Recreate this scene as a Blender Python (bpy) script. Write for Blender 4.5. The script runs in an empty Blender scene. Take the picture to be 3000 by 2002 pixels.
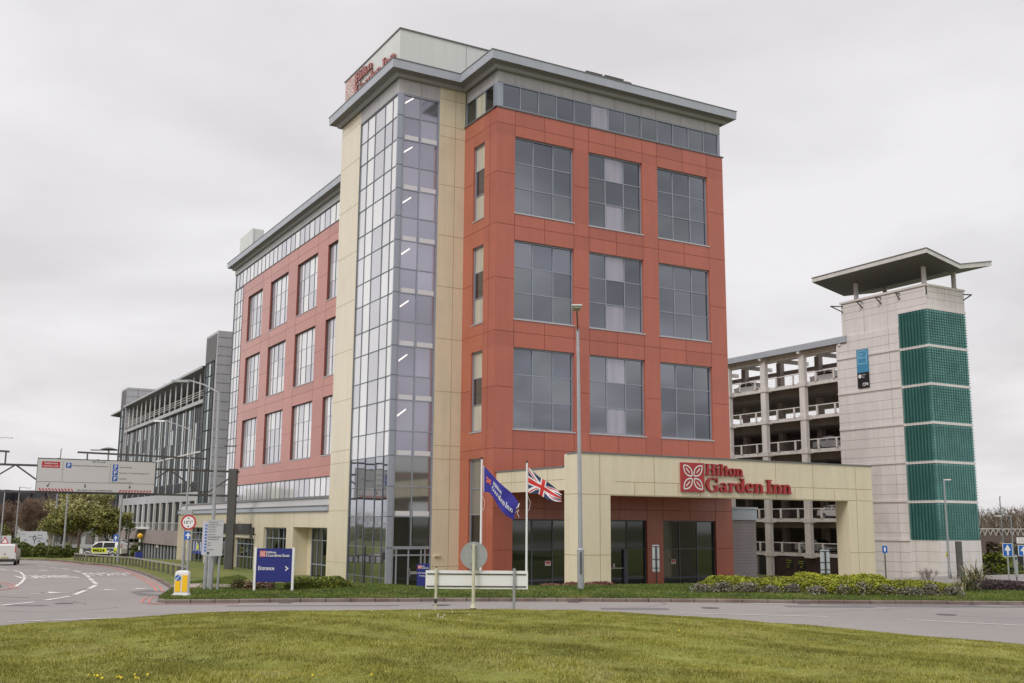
import bpy, math, random
import numpy as np
from mathutils import Vector, Matrix
random.seed(7); RNG = np.random.default_rng(7)
SC = bpy.context.scene; COL = SC.collection
PI = math.pi
# ---------------------------------------------------------------- frames
AX, AY = -7.575, 65.522                       # foot of the hotel's glass corner
RZ = math.radians(90-60.339)
UX, UY = math.cos(RZ), math.sin(RZ)
VX, VY = -UY, UX
def W(a, b, z=0.0): return (AX+a*UX+b*VX, AY+a*UY+b*VY, z)
def sm(t): t = min(1, max(0, t)); return t*t*(3-2*t)
def terrain(x, y):
    if y < 45: h = 1.1
    elif y < 95: h = 1.1-.8*(y-45)/50
    else: h = .3-1.2*sm((y-140)/50)
    dx, dy = x-AX, y-AY
    a = dx*UX+dy*UY; b = dx*VX+dy*VY
    h *= sm(max(-a, -b-13.5)/7)
    h -= .95*sm((a-23)/7)*sm((b+15)/7)
    return h-1.3*sm((b-55)/14)*sm((a+13)/10)
# ---------------------------------------------------------------- materials
MATS = {}
def M(name, col, rough=.6, metal=0., var=.0, vs=.6, bump=0., bs=8., spec=None, emit=None, estr=1., streak=0., col2=None, c2s=.3, c2t=(.4,.6), coat=0.):
    if name in MATS: return MATS[name]
    m = bpy.data.materials.new(name); m.use_nodes = True
    nt = m.node_tree; N = nt.nodes; L = nt.links
    b = N['Principled BSDF']
    b.inputs['Base Color'].default_value = (*col, 1)
    b.inputs['Roughness'].default_value = rough
    b.inputs['Metallic'].default_value = metal
    if coat: b.inputs['Coat Weight'].default_value = coat; b.inputs['Coat Roughness'].default_value = .22 if 'panel' in name else .03
    if spec is not None: b.inputs['Specular IOR Level'].default_value = spec
    if emit:
        b.inputs['Emission Color'].default_value = (*emit, 1); b.inputs['Emission Strength'].default_value = estr
    if var or bump or streak or col2:
        geo = N.new('ShaderNodeNewGeometry')
        out = None
        rgb = N.new('ShaderNodeRGB'); rgb.outputs[0].default_value = (*col, 1); out = rgb.outputs[0]
        if col2:
            n = N.new('ShaderNodeTexNoise'); n.inputs['Scale'].default_value = c2s; n.inputs['Detail'].default_value = 6
            L.new(geo.outputs['Position'], n.inputs['Vector'])
            r = N.new('ShaderNodeMapRange'); r.inputs[1].default_value = c2t[0]; r.inputs[2].default_value = c2t[1]
            L.new(n.outputs['Fac'], r.inputs[0])
            x = N.new('ShaderNodeMix'); x.data_type = 'RGBA'
            L.new(r.outputs[0], x.inputs[0]); L.new(out, x.inputs[6]); x.inputs[7].default_value = (*col2, 1); out = x.outputs[2]
        def mulnoise(out, amount, scale, stretch):
            n = N.new('ShaderNodeTexNoise'); n.inputs['Scale'].default_value = scale; n.inputs['Detail'].default_value = 7
            if stretch:
                mp = N.new('ShaderNodeMapping'); mp.inputs['Scale'].default_value = (1, 1, .08)
                L.new(geo.outputs['Position'], mp.inputs[0]); L.new(mp.outputs[0], n.inputs['Vector'])
            else: L.new(geo.outputs['Position'], n.inputs['Vector'])
            r = N.new('ShaderNodeMapRange'); r.inputs[1].default_value = .3; r.inputs[2].default_value = .7
            r.inputs[3].default_value = 1-amount; r.inputs[4].default_value = 1+amount
            L.new(n.outputs['Fac'], r.inputs[0])
            h = N.new('ShaderNodeVectorMath'); h.operation = 'SCALE'
            L.new(out, h.inputs[0]); L.new(r.outputs[0], h.inputs['Scale']); return h.outputs[0]
        if var: out = mulnoise(out, var, vs, False); out = mulnoise(out, var*.6, vs*9, False)
        if streak: out = mulnoise(out, streak, 2.5, True)
        L.new(out, b.inputs['Base Color'])
        if bump:
            n = N.new('ShaderNodeTexNoise'); n.inputs['Scale'].default_value = bs; n.inputs['Detail'].default_value = 5
            L.new(geo.outputs['Position'], n.inputs['Vector'])
            bp = N.new('ShaderNodeBump'); bp.inputs['Strength'].default_value = bump; bp.inputs['Distance'].default_value = .05
            L.new(n.outputs['Fac'], bp.inputs['Height']); L.new(bp.outputs[0], b.inputs['Normal'])
    MATS[name] = m; return m
red   = M('red_panel', (.46,.115,.062), .34, coat=.8, var=.05, vs=.35, streak=.05)
redj  = M('red_joint', (.20,.04,.028), .7)
red2  = M('red_panel_two', (.42,.100,.058), .36, coat=.8, var=.05, vs=.35, streak=.05)
red3  = M('red_panel_three', (.465,.116,.067), .33, coat=.8, var=.05, vs=.35, streak=.05)
cream2= M('cream_panel_two', (.70,.61,.44), .38, coat=.7, var=.035, vs=.3, streak=.05)
cream = M('cream_panel', (.73,.645,.475), .36, coat=.8, var=.035, vs=.3, streak=.05, col2=(.66,.57,.41), c2s=.5, c2t=(.58,.85))
creamj= M('cream_joint', (.38,.29,.15), .7)
band  = M('grey_band', (.44,.43,.44), .4, var=.05, streak=.06)
bandj = M('grey_band_joint', (.2,.2,.2), .7)
fasc  = M('roof_fascia', (.42,.45,.51), .38, var=.04, streak=.04)
soff  = M('soffit_grey', (.20,.20,.195), .6)
flash = M('roof_edge_flashing', (.16,.165,.17), .45)
frame = M('window_frame_grey', (.34,.37,.43), .4, metal=.3)
framed= M('window_frame_dark', (.10,.115,.135), .4, metal=.3)
sillm = M('sill_aluminium', (.55,.57,.6), .35, metal=.4)
boxw  = M('plant_screen_white', (.66,.68,.66), .35, var=.03, streak=.03)
def glass(name, f0, rough=.03): return M(name, f0, rough, metal=1.)
gD = [glass('glass_grey_one', (.215,.23,.26)), glass('glass_grey_two', (.24,.255,.285)), glass('glass_grey_three', (.20,.215,.245)), glass('glass_grey_four', (.225,.245,.26))]
gL = [M('glass_pale_one', (.80,.80,.83), .08, metal=.5), M('glass_pale_two', (.66,.66,.71), .08, metal=.5), M('glass_pale_three', (.90,.90,.90), .08, metal=.5)]
gV = [M('glass_lavender_one', (.37,.37,.44), .08, metal=.75), M('glass_lavender_two', (.44,.435,.51), .08, metal=.75), M('glass_lavender_three', (.40,.395,.47), .08, metal=.75)]
gC = [M('glass_curtained', (.54,.51,.42), .12, metal=.0, coat=.6, streak=.16)]
gP = [M('glass_blind_lilac', (.42,.41,.48), .12, metal=.4, streak=.12)]  # paler lilac panes with curtains drawn behind
gB = [glass('glass_shop_one', (.085,.105,.095)), glass('glass_shop_two', (.11,.13,.115)), glass('glass_shop_three', (.07,.085,.08))]
gK = [M('glass_shaded', (.085,.092,.09), .04, metal=.85), M('glass_shaded_two', (.11,.118,.112), .04, metal=.85)]
gG = [M('glass_office_one', (.05,.065,.075), .35, spec=.25), M('glass_office_two', (.50,.58,.58), .1, metal=.6), M('glass_office_three', (.022,.027,.032), .4, spec=.2)]
white = M('white_paint', (.80,.80,.80), .4, var=.03)
whitem= M('white_metal_weathered', (.66,.64,.62), .4, var=.06, streak=.08)
galv  = M('galvanised_steel', (.42,.44,.46), .42, metal=.6, var=.08, vs=3)
galvd = M('painted_steel_dark_grey', (.085,.082,.078), .5, var=.1, vs=2)
black = M('black_paint', (.015,.015,.018), .4)
navy  = M('navy_sign', (.022,.030,.20), .35)
blues = M('road_sign_blue', (.015,.12,.48), .4)
redsg = M('sign_red', (.50,.03,.035), .4)
signw = M('sign_white', (.78,.78,.78), .4)
yel   = M('plastic_yellow', (.85,.50,.01), .35, emit=(.85,.5,.01), estr=.12)
greyb = M('sign_back_grey', (.40,.43,.44), .45, metal=.35)
serifr= M('sign_letter_red', (.41,.035,.04), .35)
serifs= M('sign_letter_side', (.26,.02,.02), .5)
rustc = M('post_cream', (.55,.53,.40), .6, var=.12, vs=4)
conc  = M('tower_white_panel', (.76,.715,.71), .6, var=.04, vs=.25, streak=.06, col2=(.62,.55,.50), c2s=.16, c2t=(.60,.8))
concj = M('tower_joint', (.42,.385,.375), .8)
green = M('green_glazing', (.155,.37,.35), .16, metal=.35, var=.25, vs=.7)
greenf= M('green_glazing_bar', (.06,.18,.165), .5)
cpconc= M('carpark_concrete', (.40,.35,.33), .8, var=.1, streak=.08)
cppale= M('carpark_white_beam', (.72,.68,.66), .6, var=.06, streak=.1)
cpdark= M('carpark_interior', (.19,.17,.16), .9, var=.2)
slat  = M('slatted_timber_dark', (.075,.045,.042), .8, var=.15)
brick = M('grey_block', (.31,.28,.285), .85, var=.08, vs=1.2)
brickj= M('grey_block_joint', (.20,.18,.19), .9)
bluegr= M('blue_grey_parapet', (.40,.45,.50), .5, var=.04)
offw  = M('office_grey_cladding', (.44,.44,.46), .5, var=.06, streak=.06)
offj  = M('office_joint', (.19,.19,.2), .7)
offd  = M('office_louvre_dark', (.13,.13,.135), .6)
offbr = M('office_brown_stone', (.33,.27,.26), .8, var=.06)
asph  = M('asphalt', (.298,.276,.262), .85, var=.07, vs=.18, bump=.25, bs=60, col2=(.25,.225,.217), c2s=.09, c2t=(.42,.66))
asphn = M('asphalt_patch', (.17,.155,.16), .85, var=.06, bump=.2, bs=60)
pathm = M('pink_path', (.36,.29,.26), .85, var=.08)
paint = M('road_paint_white', (.72,.70,.67), .7, var=.14, vs=5, col2=(.38,.35,.33), c2s=2.2, c2t=(.5,.75))
paintr= M('road_paint_red', (.52,.20,.17), .8, var=.12, vs=4, col2=(.33,.22,.20), c2s=1.6, c2t=(.5,.8))
kerbm = M('kerb_concrete', (.155,.108,.092), .9, var=.18, vs=1.3, col2=(.21,.165,.145), c2s=.8)
kerbj = M('kerb_joint', (.12,.09,.08), .9)
grassm= M('lawn_ground', (.22,.235,.036), .95, var=.22, vs=.55, bump=.9, bs=35, col2=(.225,.235,.04), c2s=.35, c2t=(.42,.62))
vergem= M('verge_ground', (.125,.155,.025), .95, var=.22, vs=.6, bump=.6, bs=25, col2=(.17,.17,.035), c2s=.4, c2t=(.45,.65))
farm  = M('far_ground', (.12,.12,.05), .95, var=.2, vs=.05)
blade = [M('grass_blade_one', (.21,.205,.032), .7, var=.25, vs=.5), M('grass_blade_two', (.315,.30,.058), .7, var=.2, vs=.5), M('grass_blade_three', (.37,.34,.12), .8, var=.2, vs=.5)]
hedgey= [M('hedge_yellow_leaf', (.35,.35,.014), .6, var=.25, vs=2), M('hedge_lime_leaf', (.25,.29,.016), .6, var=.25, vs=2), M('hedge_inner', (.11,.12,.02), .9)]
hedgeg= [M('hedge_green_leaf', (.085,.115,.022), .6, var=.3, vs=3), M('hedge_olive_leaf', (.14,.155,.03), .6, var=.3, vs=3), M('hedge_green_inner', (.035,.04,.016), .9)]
shrubg= [M('shrub_silver_leaf', (.25,.25,.20), .8, var=.25, vs=3), M('shrub_brown_twig', (.15,.12,.085), .9, var=.25, vs=3)]
shrubr= [M('shrub_red_leaf', (.17,.075,.055), .6, var=.3, vs=3), M('shrub_buff_leaf', (.27,.22,.13), .7, var=.3, vs=3)]
phorm = [M('strap_leaf_green', (.13,.145,.06), .5, var=.25, vs=3), M('strap_leaf_buff', (.30,.25,.14), .6, var=.25, vs=3)]
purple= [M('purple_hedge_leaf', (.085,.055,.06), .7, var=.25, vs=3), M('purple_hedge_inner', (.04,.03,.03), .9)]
leafg = [M('tree_leaf_olive', (.23,.215,.05), .6, var=.3, vs=1), M('tree_leaf_green', (.14,.17,.04), .6, var=.3, vs=1), M('tree_leaf_light', (.30,.275,.07), .6, var=.3, vs=1)]
leafp = [M('tree_leaf_pale', (.52,.49,.22), .6, var=.25, vs=1), M('tree_leaf_pale_olive', (.30,.29,.10), .6, var=.3, vs=1)]
twig  = [M('bare_twig_brown', (.27,.20,.155), .9, var=.25, vs=1), M('bare_twig_red', (.31,.21,.165), .9, var=.2, vs=1)]
bark  = M('bark', (.13,.10,.08), .9, var=.2, vs=3)
barkp = M('bark_pale', (.33,.29,.25), .8, var=.2, vs=3)
tyre  = M('tyre_rubber', (.02,.02,.02), .8)
carwh = M('car_white', (.72,.71,.70), .3, var=.02, coat=.5)
carsi = M('car_silver', (.42,.43,.44), .3, metal=.5, coat=.5)
cargl = M('car_glass', (.05,.055,.06), .05, metal=.9)
carli = M('car_yellow_hivis', (.72,.80,.02), .4)
trimb = M('plastic_trim_black', (.03,.03,.03), .6)
lampr = M('lamp_red_lens', (.45,.03,.02), .3)
lite  = M('ceiling_luminaire', (.9,.8,.8), .5, emit=(1.,.90,.88), estr=.8)
orange= M('beacon_yellow', (.80,.42,.02), .4)
hotblue=M('flag_blue', (.035,.03,.30), .7)
ujb   = M('flag_navy', (.035,.045,.12), .75)
ujr   = M('flag_red', (.62,.035,.035), .75)
flagw = M('flag_white', (.80,.80,.82), .75)
darkb = M('distant_dark_cladding', (.035,.035,.042), .6, var=.1)
stick = M('door_sticker', (.6,.5,.47), .6)
lagoon= M('banner_blue', (.06,.27,.47), .5)
lagoonl=M('banner_light_blue', (.30,.62,.80), .5)
yelt  = M('sign_yellow_text', (.55,.52,.06), .5)
# ---------------------------------------------------------------- mesh builder
ORI = {}
class MB:
    def __init__(s, *mats): s.v = []; s.f = []; s.m = []; s.mats = list(mats)
    def mi(s, m):
        if isinstance(m, int): return m
        if m not in s.mats: s.mats.append(m)
        return s.mats.index(m)
    def face(s, pts, m=0):
        k = len(s.v); s.v += [tuple(p) for p in pts]; s.f.append(tuple(range(k, k+len(pts)))); s.m.append(s.mi(m))
    def box(s, x0, x1, y0, y1, z0, z1, m=0):
        if x0 > x1: x0, x1 = x1, x0
        if y0 > y1: y0, y1 = y1, y0
        if z0 > z1: z0, z1 = z1, z0
        k = len(s.v); m = s.mi(m)
        s.v += [(x0,y0,z0),(x1,y0,z0),(x1,y1,z0),(x0,y1,z0),(x0,y0,z1),(x1,y0,z1),(x1,y1,z1),(x0,y1,z1)]
        for q in ((0,3,2,1),(4,5,6,7),(0,1,5,4),(1,2,6,5),(2,3,7,6),(3,0,4,7)): s.f.append(tuple(k+i for i in q)); s.m.append(m)
    def tube(s, p, q, r0, r1=None, n=8, m=0, caps=True):
        if r1 is None: r1 = r0
        p = Vector(p); q = Vector(q); d = (q-p)
        if d.length < 1e-6: return
        d.normalize(); t = Vector((0,0,1)) if abs(d.z) < .9 else Vector((1,0,0))
        e = d.cross(t).normalized(); g = d.cross(e)
        k = len(s.v); m = s.mi(m)
        for (c, r) in ((p, r0), (q, r1)):
            for i in range(n):
                a = 2*PI*i/n+PI/n; s.v.append(tuple(c+e*(r*math.cos(a))+g*(r*math.sin(a))))
        for i in range(n):
            j = (i+1) % n; s.f.append((k+i, k+n+i, k+n+j, k+j)); s.m.append(m)
        if caps:
            s.f.append(tuple(k+i for i in range(n))); s.m.append(m)
            s.f.append(tuple(k+n+i for i in reversed(range(n)))); s.m.append(m)
    def path(s, pts, r, n=8, m=0):
        for i in range(len(pts)-1):
            r0 = r[i] if isinstance(r, (list, tuple)) else r; r1 = r[i+1] if isinstance(r, (list, tuple)) else r
            s.tube(pts[i], pts[i+1], r0, r1, n, m)
    def bar(s, p, q, w, h, m=0):              # square bar
        s.tube(p, q, w*.7071, w*.7071, 4, m)
    def sphere(s, c, r, m=0, n=12, k=8, sz=1.):
        m = s.mi(m); b = len(s.v)
        for i in range(k+1):
            t = PI*i/k
            for j in range(n):
                a = 2*PI*j/n; s.v.append((c[0]+r*math.sin(t)*math.cos(a), c[1]+r*math.sin(t)*math.sin(a), c[2]+r*sz*math.cos(t)))
        for i in range(k):
            for j in range(n):
                jj = (j+1) % n; s.f.append((b+i*n+j, b+(i+1)*n+j, b+(i+1)*n+jj, b+i*n+jj)); s.m.append(m)
    def build(s, name, parent=None, smooth=False):
        me = bpy.data.meshes.new(name)
        o0 = ORI.get(parent.name, (0,0,0)) if parent else (0,0,0)
        me.from_pydata([(x-o0[0], y-o0[1], z-o0[2]) for x, y, z in s.v], [], s.f)
        for m in s.mats: me.materials.append(m)
        me.polygons.foreach_set('material_index', s.m)
        if smooth: me.polygons.foreach_set('use_smooth', [True]*len(s.f))
        me.update()
        ob = bpy.data.objects.new(name, me); COL.objects.link(ob)
        if parent: ob.parent = parent; ORI[ob.name] = o0
        return ob
def tag(o, label=None, cat=None, group=None, kind=None):
    if label: o['label'] = label
    if cat: o['category'] = cat
    if group: o['group'] = group
    if kind: o['kind'] = kind
    return o
def thing(name, label, cat, loc=(0,0,0), group=None, rz=0.):
    o = bpy.data.objects.new(name, None); COL.objects.link(o); o.location = loc; o.rotation_euler = (0,0,rz)
    o.empty_display_size = .3
    ORI[o.name] = tuple(loc); return tag(o, label, cat, group)
def bthing(name, label, cat, a, b, z=0., group=None):   # empty in the building frame; children use (a, b, z)
    o = thing(name, label, cat, W(a, b, z), group, RZ); ORI[o.name] = (a, b, z); return o
def lthing(name, label, cat, loc, rz=0., group=None):    # children in local coordinates
    o = thing(name, label, cat, loc, group, rz); ORI[o.name] = (0, 0, 0); return o
def dup(root, loc, rz=0., label=None, group=None):
    r = root.copy(); COL.objects.link(r); r.location = loc; r.rotation_euler = (0,0,rz)
    if label: r['label'] = label
    if group: r['group'] = group
    for ch in list(root.children):
        c = ch.copy(); COL.objects.link(c); c.parent = r
        for g in ch.children:
            d = g.copy(); COL.objects.link(d); d.parent = c
    return r
# plane helpers: 'b' plane faces -b (towards the right front), 'a' plane faces -a (left front)
def PP(pl, pos, s, off, z): return (s, pos-off, z) if pl == 'b' else (pos-off, s, z)
def pbox(mb, pl, pos, s0, s1, o0, o1, z0, z1, m=0):
    if pl == 'b': mb.box(s0, s1, pos-o1, pos-o0, z0, z1, m)
    else: mb.box(pos-o1, pos-o0, s0, s1, z0, z1, m)
def pquad(mb, pl, pos, s0, s1, z0, z1, off=0., m=0, j=0.):
    r = [random.uniform(-j, j) for _ in range(3)]
    mb.face([PP(pl,pos,s0,off+r[0],z0), PP(pl,pos,s1,off+r[1],z0), PP(pl,pos,s1,off+r[1]+r[2],z1), PP(pl,pos,s0,off+r[0]+r[2],z1)], m)
def wall(mb, pl, pos, s0, s1, z0, z1, ops=(), depth=.3, m=0, rm=None, mv=None, xs=(), zs=()):
    rm = m if rm is None else rm
    S = sorted({s0, s1, *xs, *[o[0] for o in ops], *[o[1] for o in ops]}); Z = sorted({z0, z1, *zs, *[o[2] for o in ops], *[o[3] for o in ops]})
    S = [s for s in S if s0 <= s <= s1]; Z = [z for z in Z if z0 <= z <= z1]
    for i in range(len(S)-1):
        for k in range(len(Z)-1):
            cs, cz = (S[i]+S[i+1])/2, (Z[k]+Z[k+1])/2
            if any(o[0] < cs < o[1] and o[2] < cz < o[3] for o in ops): continue
            pquad(mb, pl, pos, S[i], S[i+1], Z[k], Z[k+1], 0, m if mv is None else random.choice(mv))
    for a, b, c, d in ops:
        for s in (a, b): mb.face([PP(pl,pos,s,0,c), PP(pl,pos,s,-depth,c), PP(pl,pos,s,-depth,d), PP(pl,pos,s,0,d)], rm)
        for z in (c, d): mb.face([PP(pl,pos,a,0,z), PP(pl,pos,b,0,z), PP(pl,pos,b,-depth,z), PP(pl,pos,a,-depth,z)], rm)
def joints(mb, pl, pos, hs, vs, m, w=.03):
    for (s0, s1, z) in hs: pbox(mb, pl, pos, s0, s1, 0.0005, .004, z-w/2, z+w/2, m)
    for (z0, z1, s) in vs: pbox(mb, pl, pos, s-w/2, s+w/2, .0005, .0045, z0, z1, m)
def glazing(parent, name, pl, pos, S, Z, off, mats, pick=None, fw=.06, fm=None, jit=.006, sill=False, outer=.09, fname='window_frame', fd=.05, hm=None, hw=None):
    hw_ = hw or fw
    """panes between the positions in S and Z, off = distance in front of (negative = behind) the wall plane"""
    g = MB(*mats)
    for i in range(len(S)-1):
        for k in range(len(Z)-1):
            mi = pick(i, k) if pick else random.randrange(len(mats))
            if mi is None: continue
            pquad(g, pl, pos, S[i], S[i+1], Z[k], Z[k+1], off, mi, jit)
    o = g.build(name, parent)
    f = MB(fm or frame)
    s0, s1, z0, z1 = S[0], S[-1], Z[0], Z[-1]
    pbox(f, pl, pos, s0, s0+outer, off, off+fd+.03, z0, z1); pbox(f, pl, pos, s1-outer, s1, off, off+fd+.03, z0, z1)
    pbox(f, pl, pos, s0+outer, s1-outer, off, off+fd+.028, z0, z0+outer); pbox(f, pl, pos, s0+outer, s1-outer, off, off+fd+.028, z1-outer, z1)
    for s in S[1:-1]: pbox(f, pl, pos, s-fw/2, s+fw/2, off, off+fd, z0+outer, z1-outer)
    for z in Z[1:-1]: pbox(f, pl, pos, s0+outer, s1-outer, off, off+fd-.006, z-hw_/2, z+hw_/2, hm if hm else 0)
    f.build(fname, o)
    if sill:
        q = MB(sillm); pbox(q, pl, pos, s0-.06, s1+.06, off, .05, z0-.07, z0-.005); q.build('window_sill', o)
    return o
# ---------------------------------------------------------------- lettering
TXT = {}
def text2d(body, bold=0.):
    key = (body, bold)
    if key in TXT: return TXT[key]
    cu = bpy.data.curves.new('lettering', 'FONT'); cu.body = body; cu.size = 1.; cu.offset = bold; cu.resolution_u = 3
    ob = bpy.data.objects.new('lettering', cu); COL.objects.link(ob)
    dg = bpy.context.evaluated_depsgraph_get(); me = ob.evaluated_get(dg).to_mesh()
    V = [(v.co.x, v.co.y) for v in me.vertices]; F = [tuple(p.vertices) for p in me.polygons]
    ob.evaluated_get(dg).to_mesh_clear()
    bpy.data.objects.remove(ob); bpy.data.curves.remove(cu)
    TXT[key] = (V, F); return V, F
def put_text(mb, body, O, S, T, width=None, height=None, m=0, bold=0.01, fn=None):
    V, F = text2d(body, bold)
    if not V: return
    x0 = min(v[0] for v in V); x1 = max(v[0] for v in V); y0 = min(v[1] for v in V); y1 = max(v[1] for v in V)
    sx = width/(x1-x0) if width else None; sy = height/(y1-y0) if height else None
    sx = sx or sy; sy = sy or sx
    k = len(mb.v); m = mb.mi(m); O = Vector(O); S = Vector(S); T = Vector(T)
    for x, y in V:
        p = ((x-x0)*sx, (y-y0)*sy)
        mb.v.append(tuple(fn(*p)) if fn else tuple(O+S*p[0]+T*p[1]))
    for f in F: mb.f.append(tuple(k+i for i in f)); mb.m.append(m)
def Rc(x0,y0,x1,y1): return ('r', x0,y0,x1,y1)
def Rg(cx,cy,rx,ry,tx,ty,a0=0,a1=360): return ('g', cx,cy,rx,ry,tx,ty,a0,a1)
GL = {
 'H': (.92,[Rc(.09,0,.29,1),Rc(.63,0,.83,1),Rc(.2,.45,.7,.56),Rc(0,0,.38,.08),Rc(.54,0,.92,.08),Rc(0,.92,.38,1),Rc(.54,.92,.92,1)]),
 'I': (.42,[Rc(.11,0,.31,1),Rc(0,0,.42,.08),Rc(0,.92,.42,1)]),
 'i': (.36,[Rc(.09,0,.27,.68),Rc(0,0,.36,.07),Rc(0,.61,.2,.68),Rg(.18,.87,.11,.11,.11,.11)]),
 'l': (.36,[Rc(.09,0,.27,1.02),Rc(0,0,.36,.07),Rc(0,.95,.2,1.02)]),
 't': (.44,[Rc(.12,.06,.3,.9),Rc(0,.6,.44,.68),Rc(.16,0,.44,.1)]),
 'o': (.62,[Rg(.31,.34,.31,.36,.18,.07)]),
 'n': (.74,[Rc(.09,0,.27,.66),Rc(.48,0,.66,.45),Rg(.39,.4,.27,.29,.17,.12,0,170),Rc(0,0,.35,.07),Rc(.4,0,.74,.07),Rc(0,.6,.2,.67)]),
 'G': (.95,[Rg(.46,.5,.46,.53,.21,.08,48,335),Rc(.66,.04,.85,.42),Rc(.54,.39,.95,.47),Rc(.77,.64,.85,1.0)]),
 'a': (.62,[Rc(.34,.02,.52,.48),Rg(.29,.44,.23,.25,.12,.09,0,160),Rg(.24,.19,.24,.21,.13,.06),Rc(.36,0,.62,.08)]),
 'r': (.54,[Rc(.09,0,.27,.66),Rc(0,0,.37,.07),Rc(0,.6,.2,.67),Rg(.4,.42,.2,.26,.14,.12,40,150),Rg(.47,.56,.08,.09,.08,.09)]),
 'd': (.70,[Rc(.43,0,.61,1.02),Rc(.3,.95,.5,1.02),Rg(.28,.34,.28,.36,.18,.07),Rc(.45,0,.7,.07)]),
 'e': (.60,[Rg(.3,.34,.3,.36,.18,.07,12,325),Rc(.12,.33,.56,.41)]),
 ' ': (.15,[])}
def serif_width(s, gap=.03): return sum(GL[c][0]+gap for c in s)-gap
def serif_text(mb, s, fn, height, width, m, depth=0., msd=None, gap=.03):
    """fn(x, y, d) -> 3D point; height = cap height, width = overall width"""
    sx = width/serif_width(s, gap); x = 0; d = 0
    for c in s:
        w, ps = GL[c]
        for p in ps:
            d += .0012
            if p[0] == 'r':
                _, x0, y0, x1, y1 = p; P = [(x0,y0),(x1,y0),(x1,y1),(x0,y1)]; polys = [P]; rims = [P]
            else:
                _, cx, cy, rx, ry, tx, ty, a0, a1 = p; n = max(4, int(abs(a1-a0)/24))
                out = [(cx+rx*math.cos(math.radians(a0+(a1-a0)*i/n)), cy+ry*math.sin(math.radians(a0+(a1-a0)*i/n))) for i in range(n+1)]
                inn = [(cx+(rx-tx)*math.cos(math.radians(a0+(a1-a0)*i/n)), cy+(ry-ty)*math.sin(math.radians(a0+(a1-a0)*i/n))) for i in range(n+1)]
                polys = [[out[i], out[i+1], inn[i+1], inn[i]] for i in range(n)]; rims = [out+inn[::-1]]
            for P in polys: mb.face([fn((x+q[0])*sx, q[1]*height, depth+d) for q in P], m)
            if depth and msd is not None:
                for P in rims:
                    for i in range(len(P)):
                        q, r = P[i], P[(i+1) % len(P)]
                        mb.face([fn((x+q[0])*sx, q[1]*height, 0), fn((x+r[0])*sx, r[1]*height, 0), fn((x+r[0])*sx, r[1]*height, depth+d), fn((x+q[0])*sx, q[1]*height, depth+d)], msd)
        x += w+gap
def emblem(mb, fn, size, m_line, d=.01, w=.045):
    """four outlined leaves meeting in the middle of a square 0..size"""
    h = size/2
    for sx, sy in ((1,1),(1,-1),(-1,1),(-1,-1)):
        pts = []
        n = 10
        for side in (1, -1):
            for i in range(n+1):
                t = i/n if side == 1 else 1-i/n
                r = .10+.76*t; off = side*.30*math.sin(PI*t)**.8*(1-.15*t)
                x = (r*.96+off*.72)*h*sx*.98; y = (r*.96-off*.72)*h*sy*.98
                pts.append((h+x, h+y))
        for i in range(len(pts)-1):
            p, q = pts[i], pts[i+1]; dx, dy = q[0]-p[0], q[1]-p[1]; l = math.hypot(dx, dy)
            if l < 1e-5: continue
            nx, ny = -dy/l*w*size/2, dx/l*w*size/2
            e = .0007*(i % 3)
            mb.face([fn(p[0]+nx,p[1]+ny,d+e), fn(q[0]+nx,q[1]+ny,d+e), fn(q[0]-nx,q[1]-ny,d+e), fn(p[0]-nx,p[1]-ny,d+e)], m_line)
        a = (h+.30*h*sx, h+.30*h*sy); b = (h+.62*h*sx, h+.62*h*sy); nx, ny = w*size*.32*sy, -w*size*.32*sx
        mb.face([fn(a[0]+nx,a[1]+ny,d+.003), fn(b[0]+nx,b[1]+ny,d+.003), fn(b[0]-nx,b[1]-ny,d+.003), fn(a[0]-nx,a[1]-ny,d+.003)], m_line)
def hotel_logo(parent, fn, esize, textw, h1, h2, letter_d, colr, cols, fld, line, gapx):
    """emblem square and the two lines of lettering; fn(x, y, d), origin = lower left of the emblem"""
    e = MB(fld, line)
    if fld:
        P = [(0,0),(esize,0),(esize,esize),(0,esize)]
        e.face([fn(x,y,letter_d) for x, y in P], 0)
        for i in range(4):
            q, r = P[i], P[(i+1) % 4]; e.face([fn(*q,0), fn(*r,0), fn(*r,letter_d), fn(*q,letter_d)], 0)
    emblem(e, fn, esize, 1, letter_d+.012)
    e.build('emblem', parent)
    t = MB(colr, cols)
    x0 = esize+gapx
    serif_text(t, 'Hilton', lambda x, y, d: fn(x0+x, esize*.585+y, d), h1, textw*.425, 0, letter_d, 1)
    t.build('lettering', parent); t = MB(colr, cols)
    serif_text(t, 'Garden Inn', lambda x, y, d: fn(x0+x, esize*.02+y, d), h2, textw, 0, letter_d, 1)
    t.build('lettering', parent)
def bsolo(mb,name,label,cat,a,b,z):
    mb.v=[(x-a,y-b,q-z) for x,y,q in mb.v]; o=mb.build(name); o.location=W(a,b,z); o.rotation_euler=(0,0,RZ); return tag(o,label,cat)
# ================================================================ THE HOTEL
H = bthing('hotel_building', 'seven storey hotel clad in red and cream panels with a glass corner', 'building', 0, 0)
TZ = [0.02,2.55,4.45,6.3,8.2,9.75,11.7,13.25,15.15,16.75,18.6,20.2,22.05,23.65,25.5,27.1,28.9,30.5,32.05]
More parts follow.
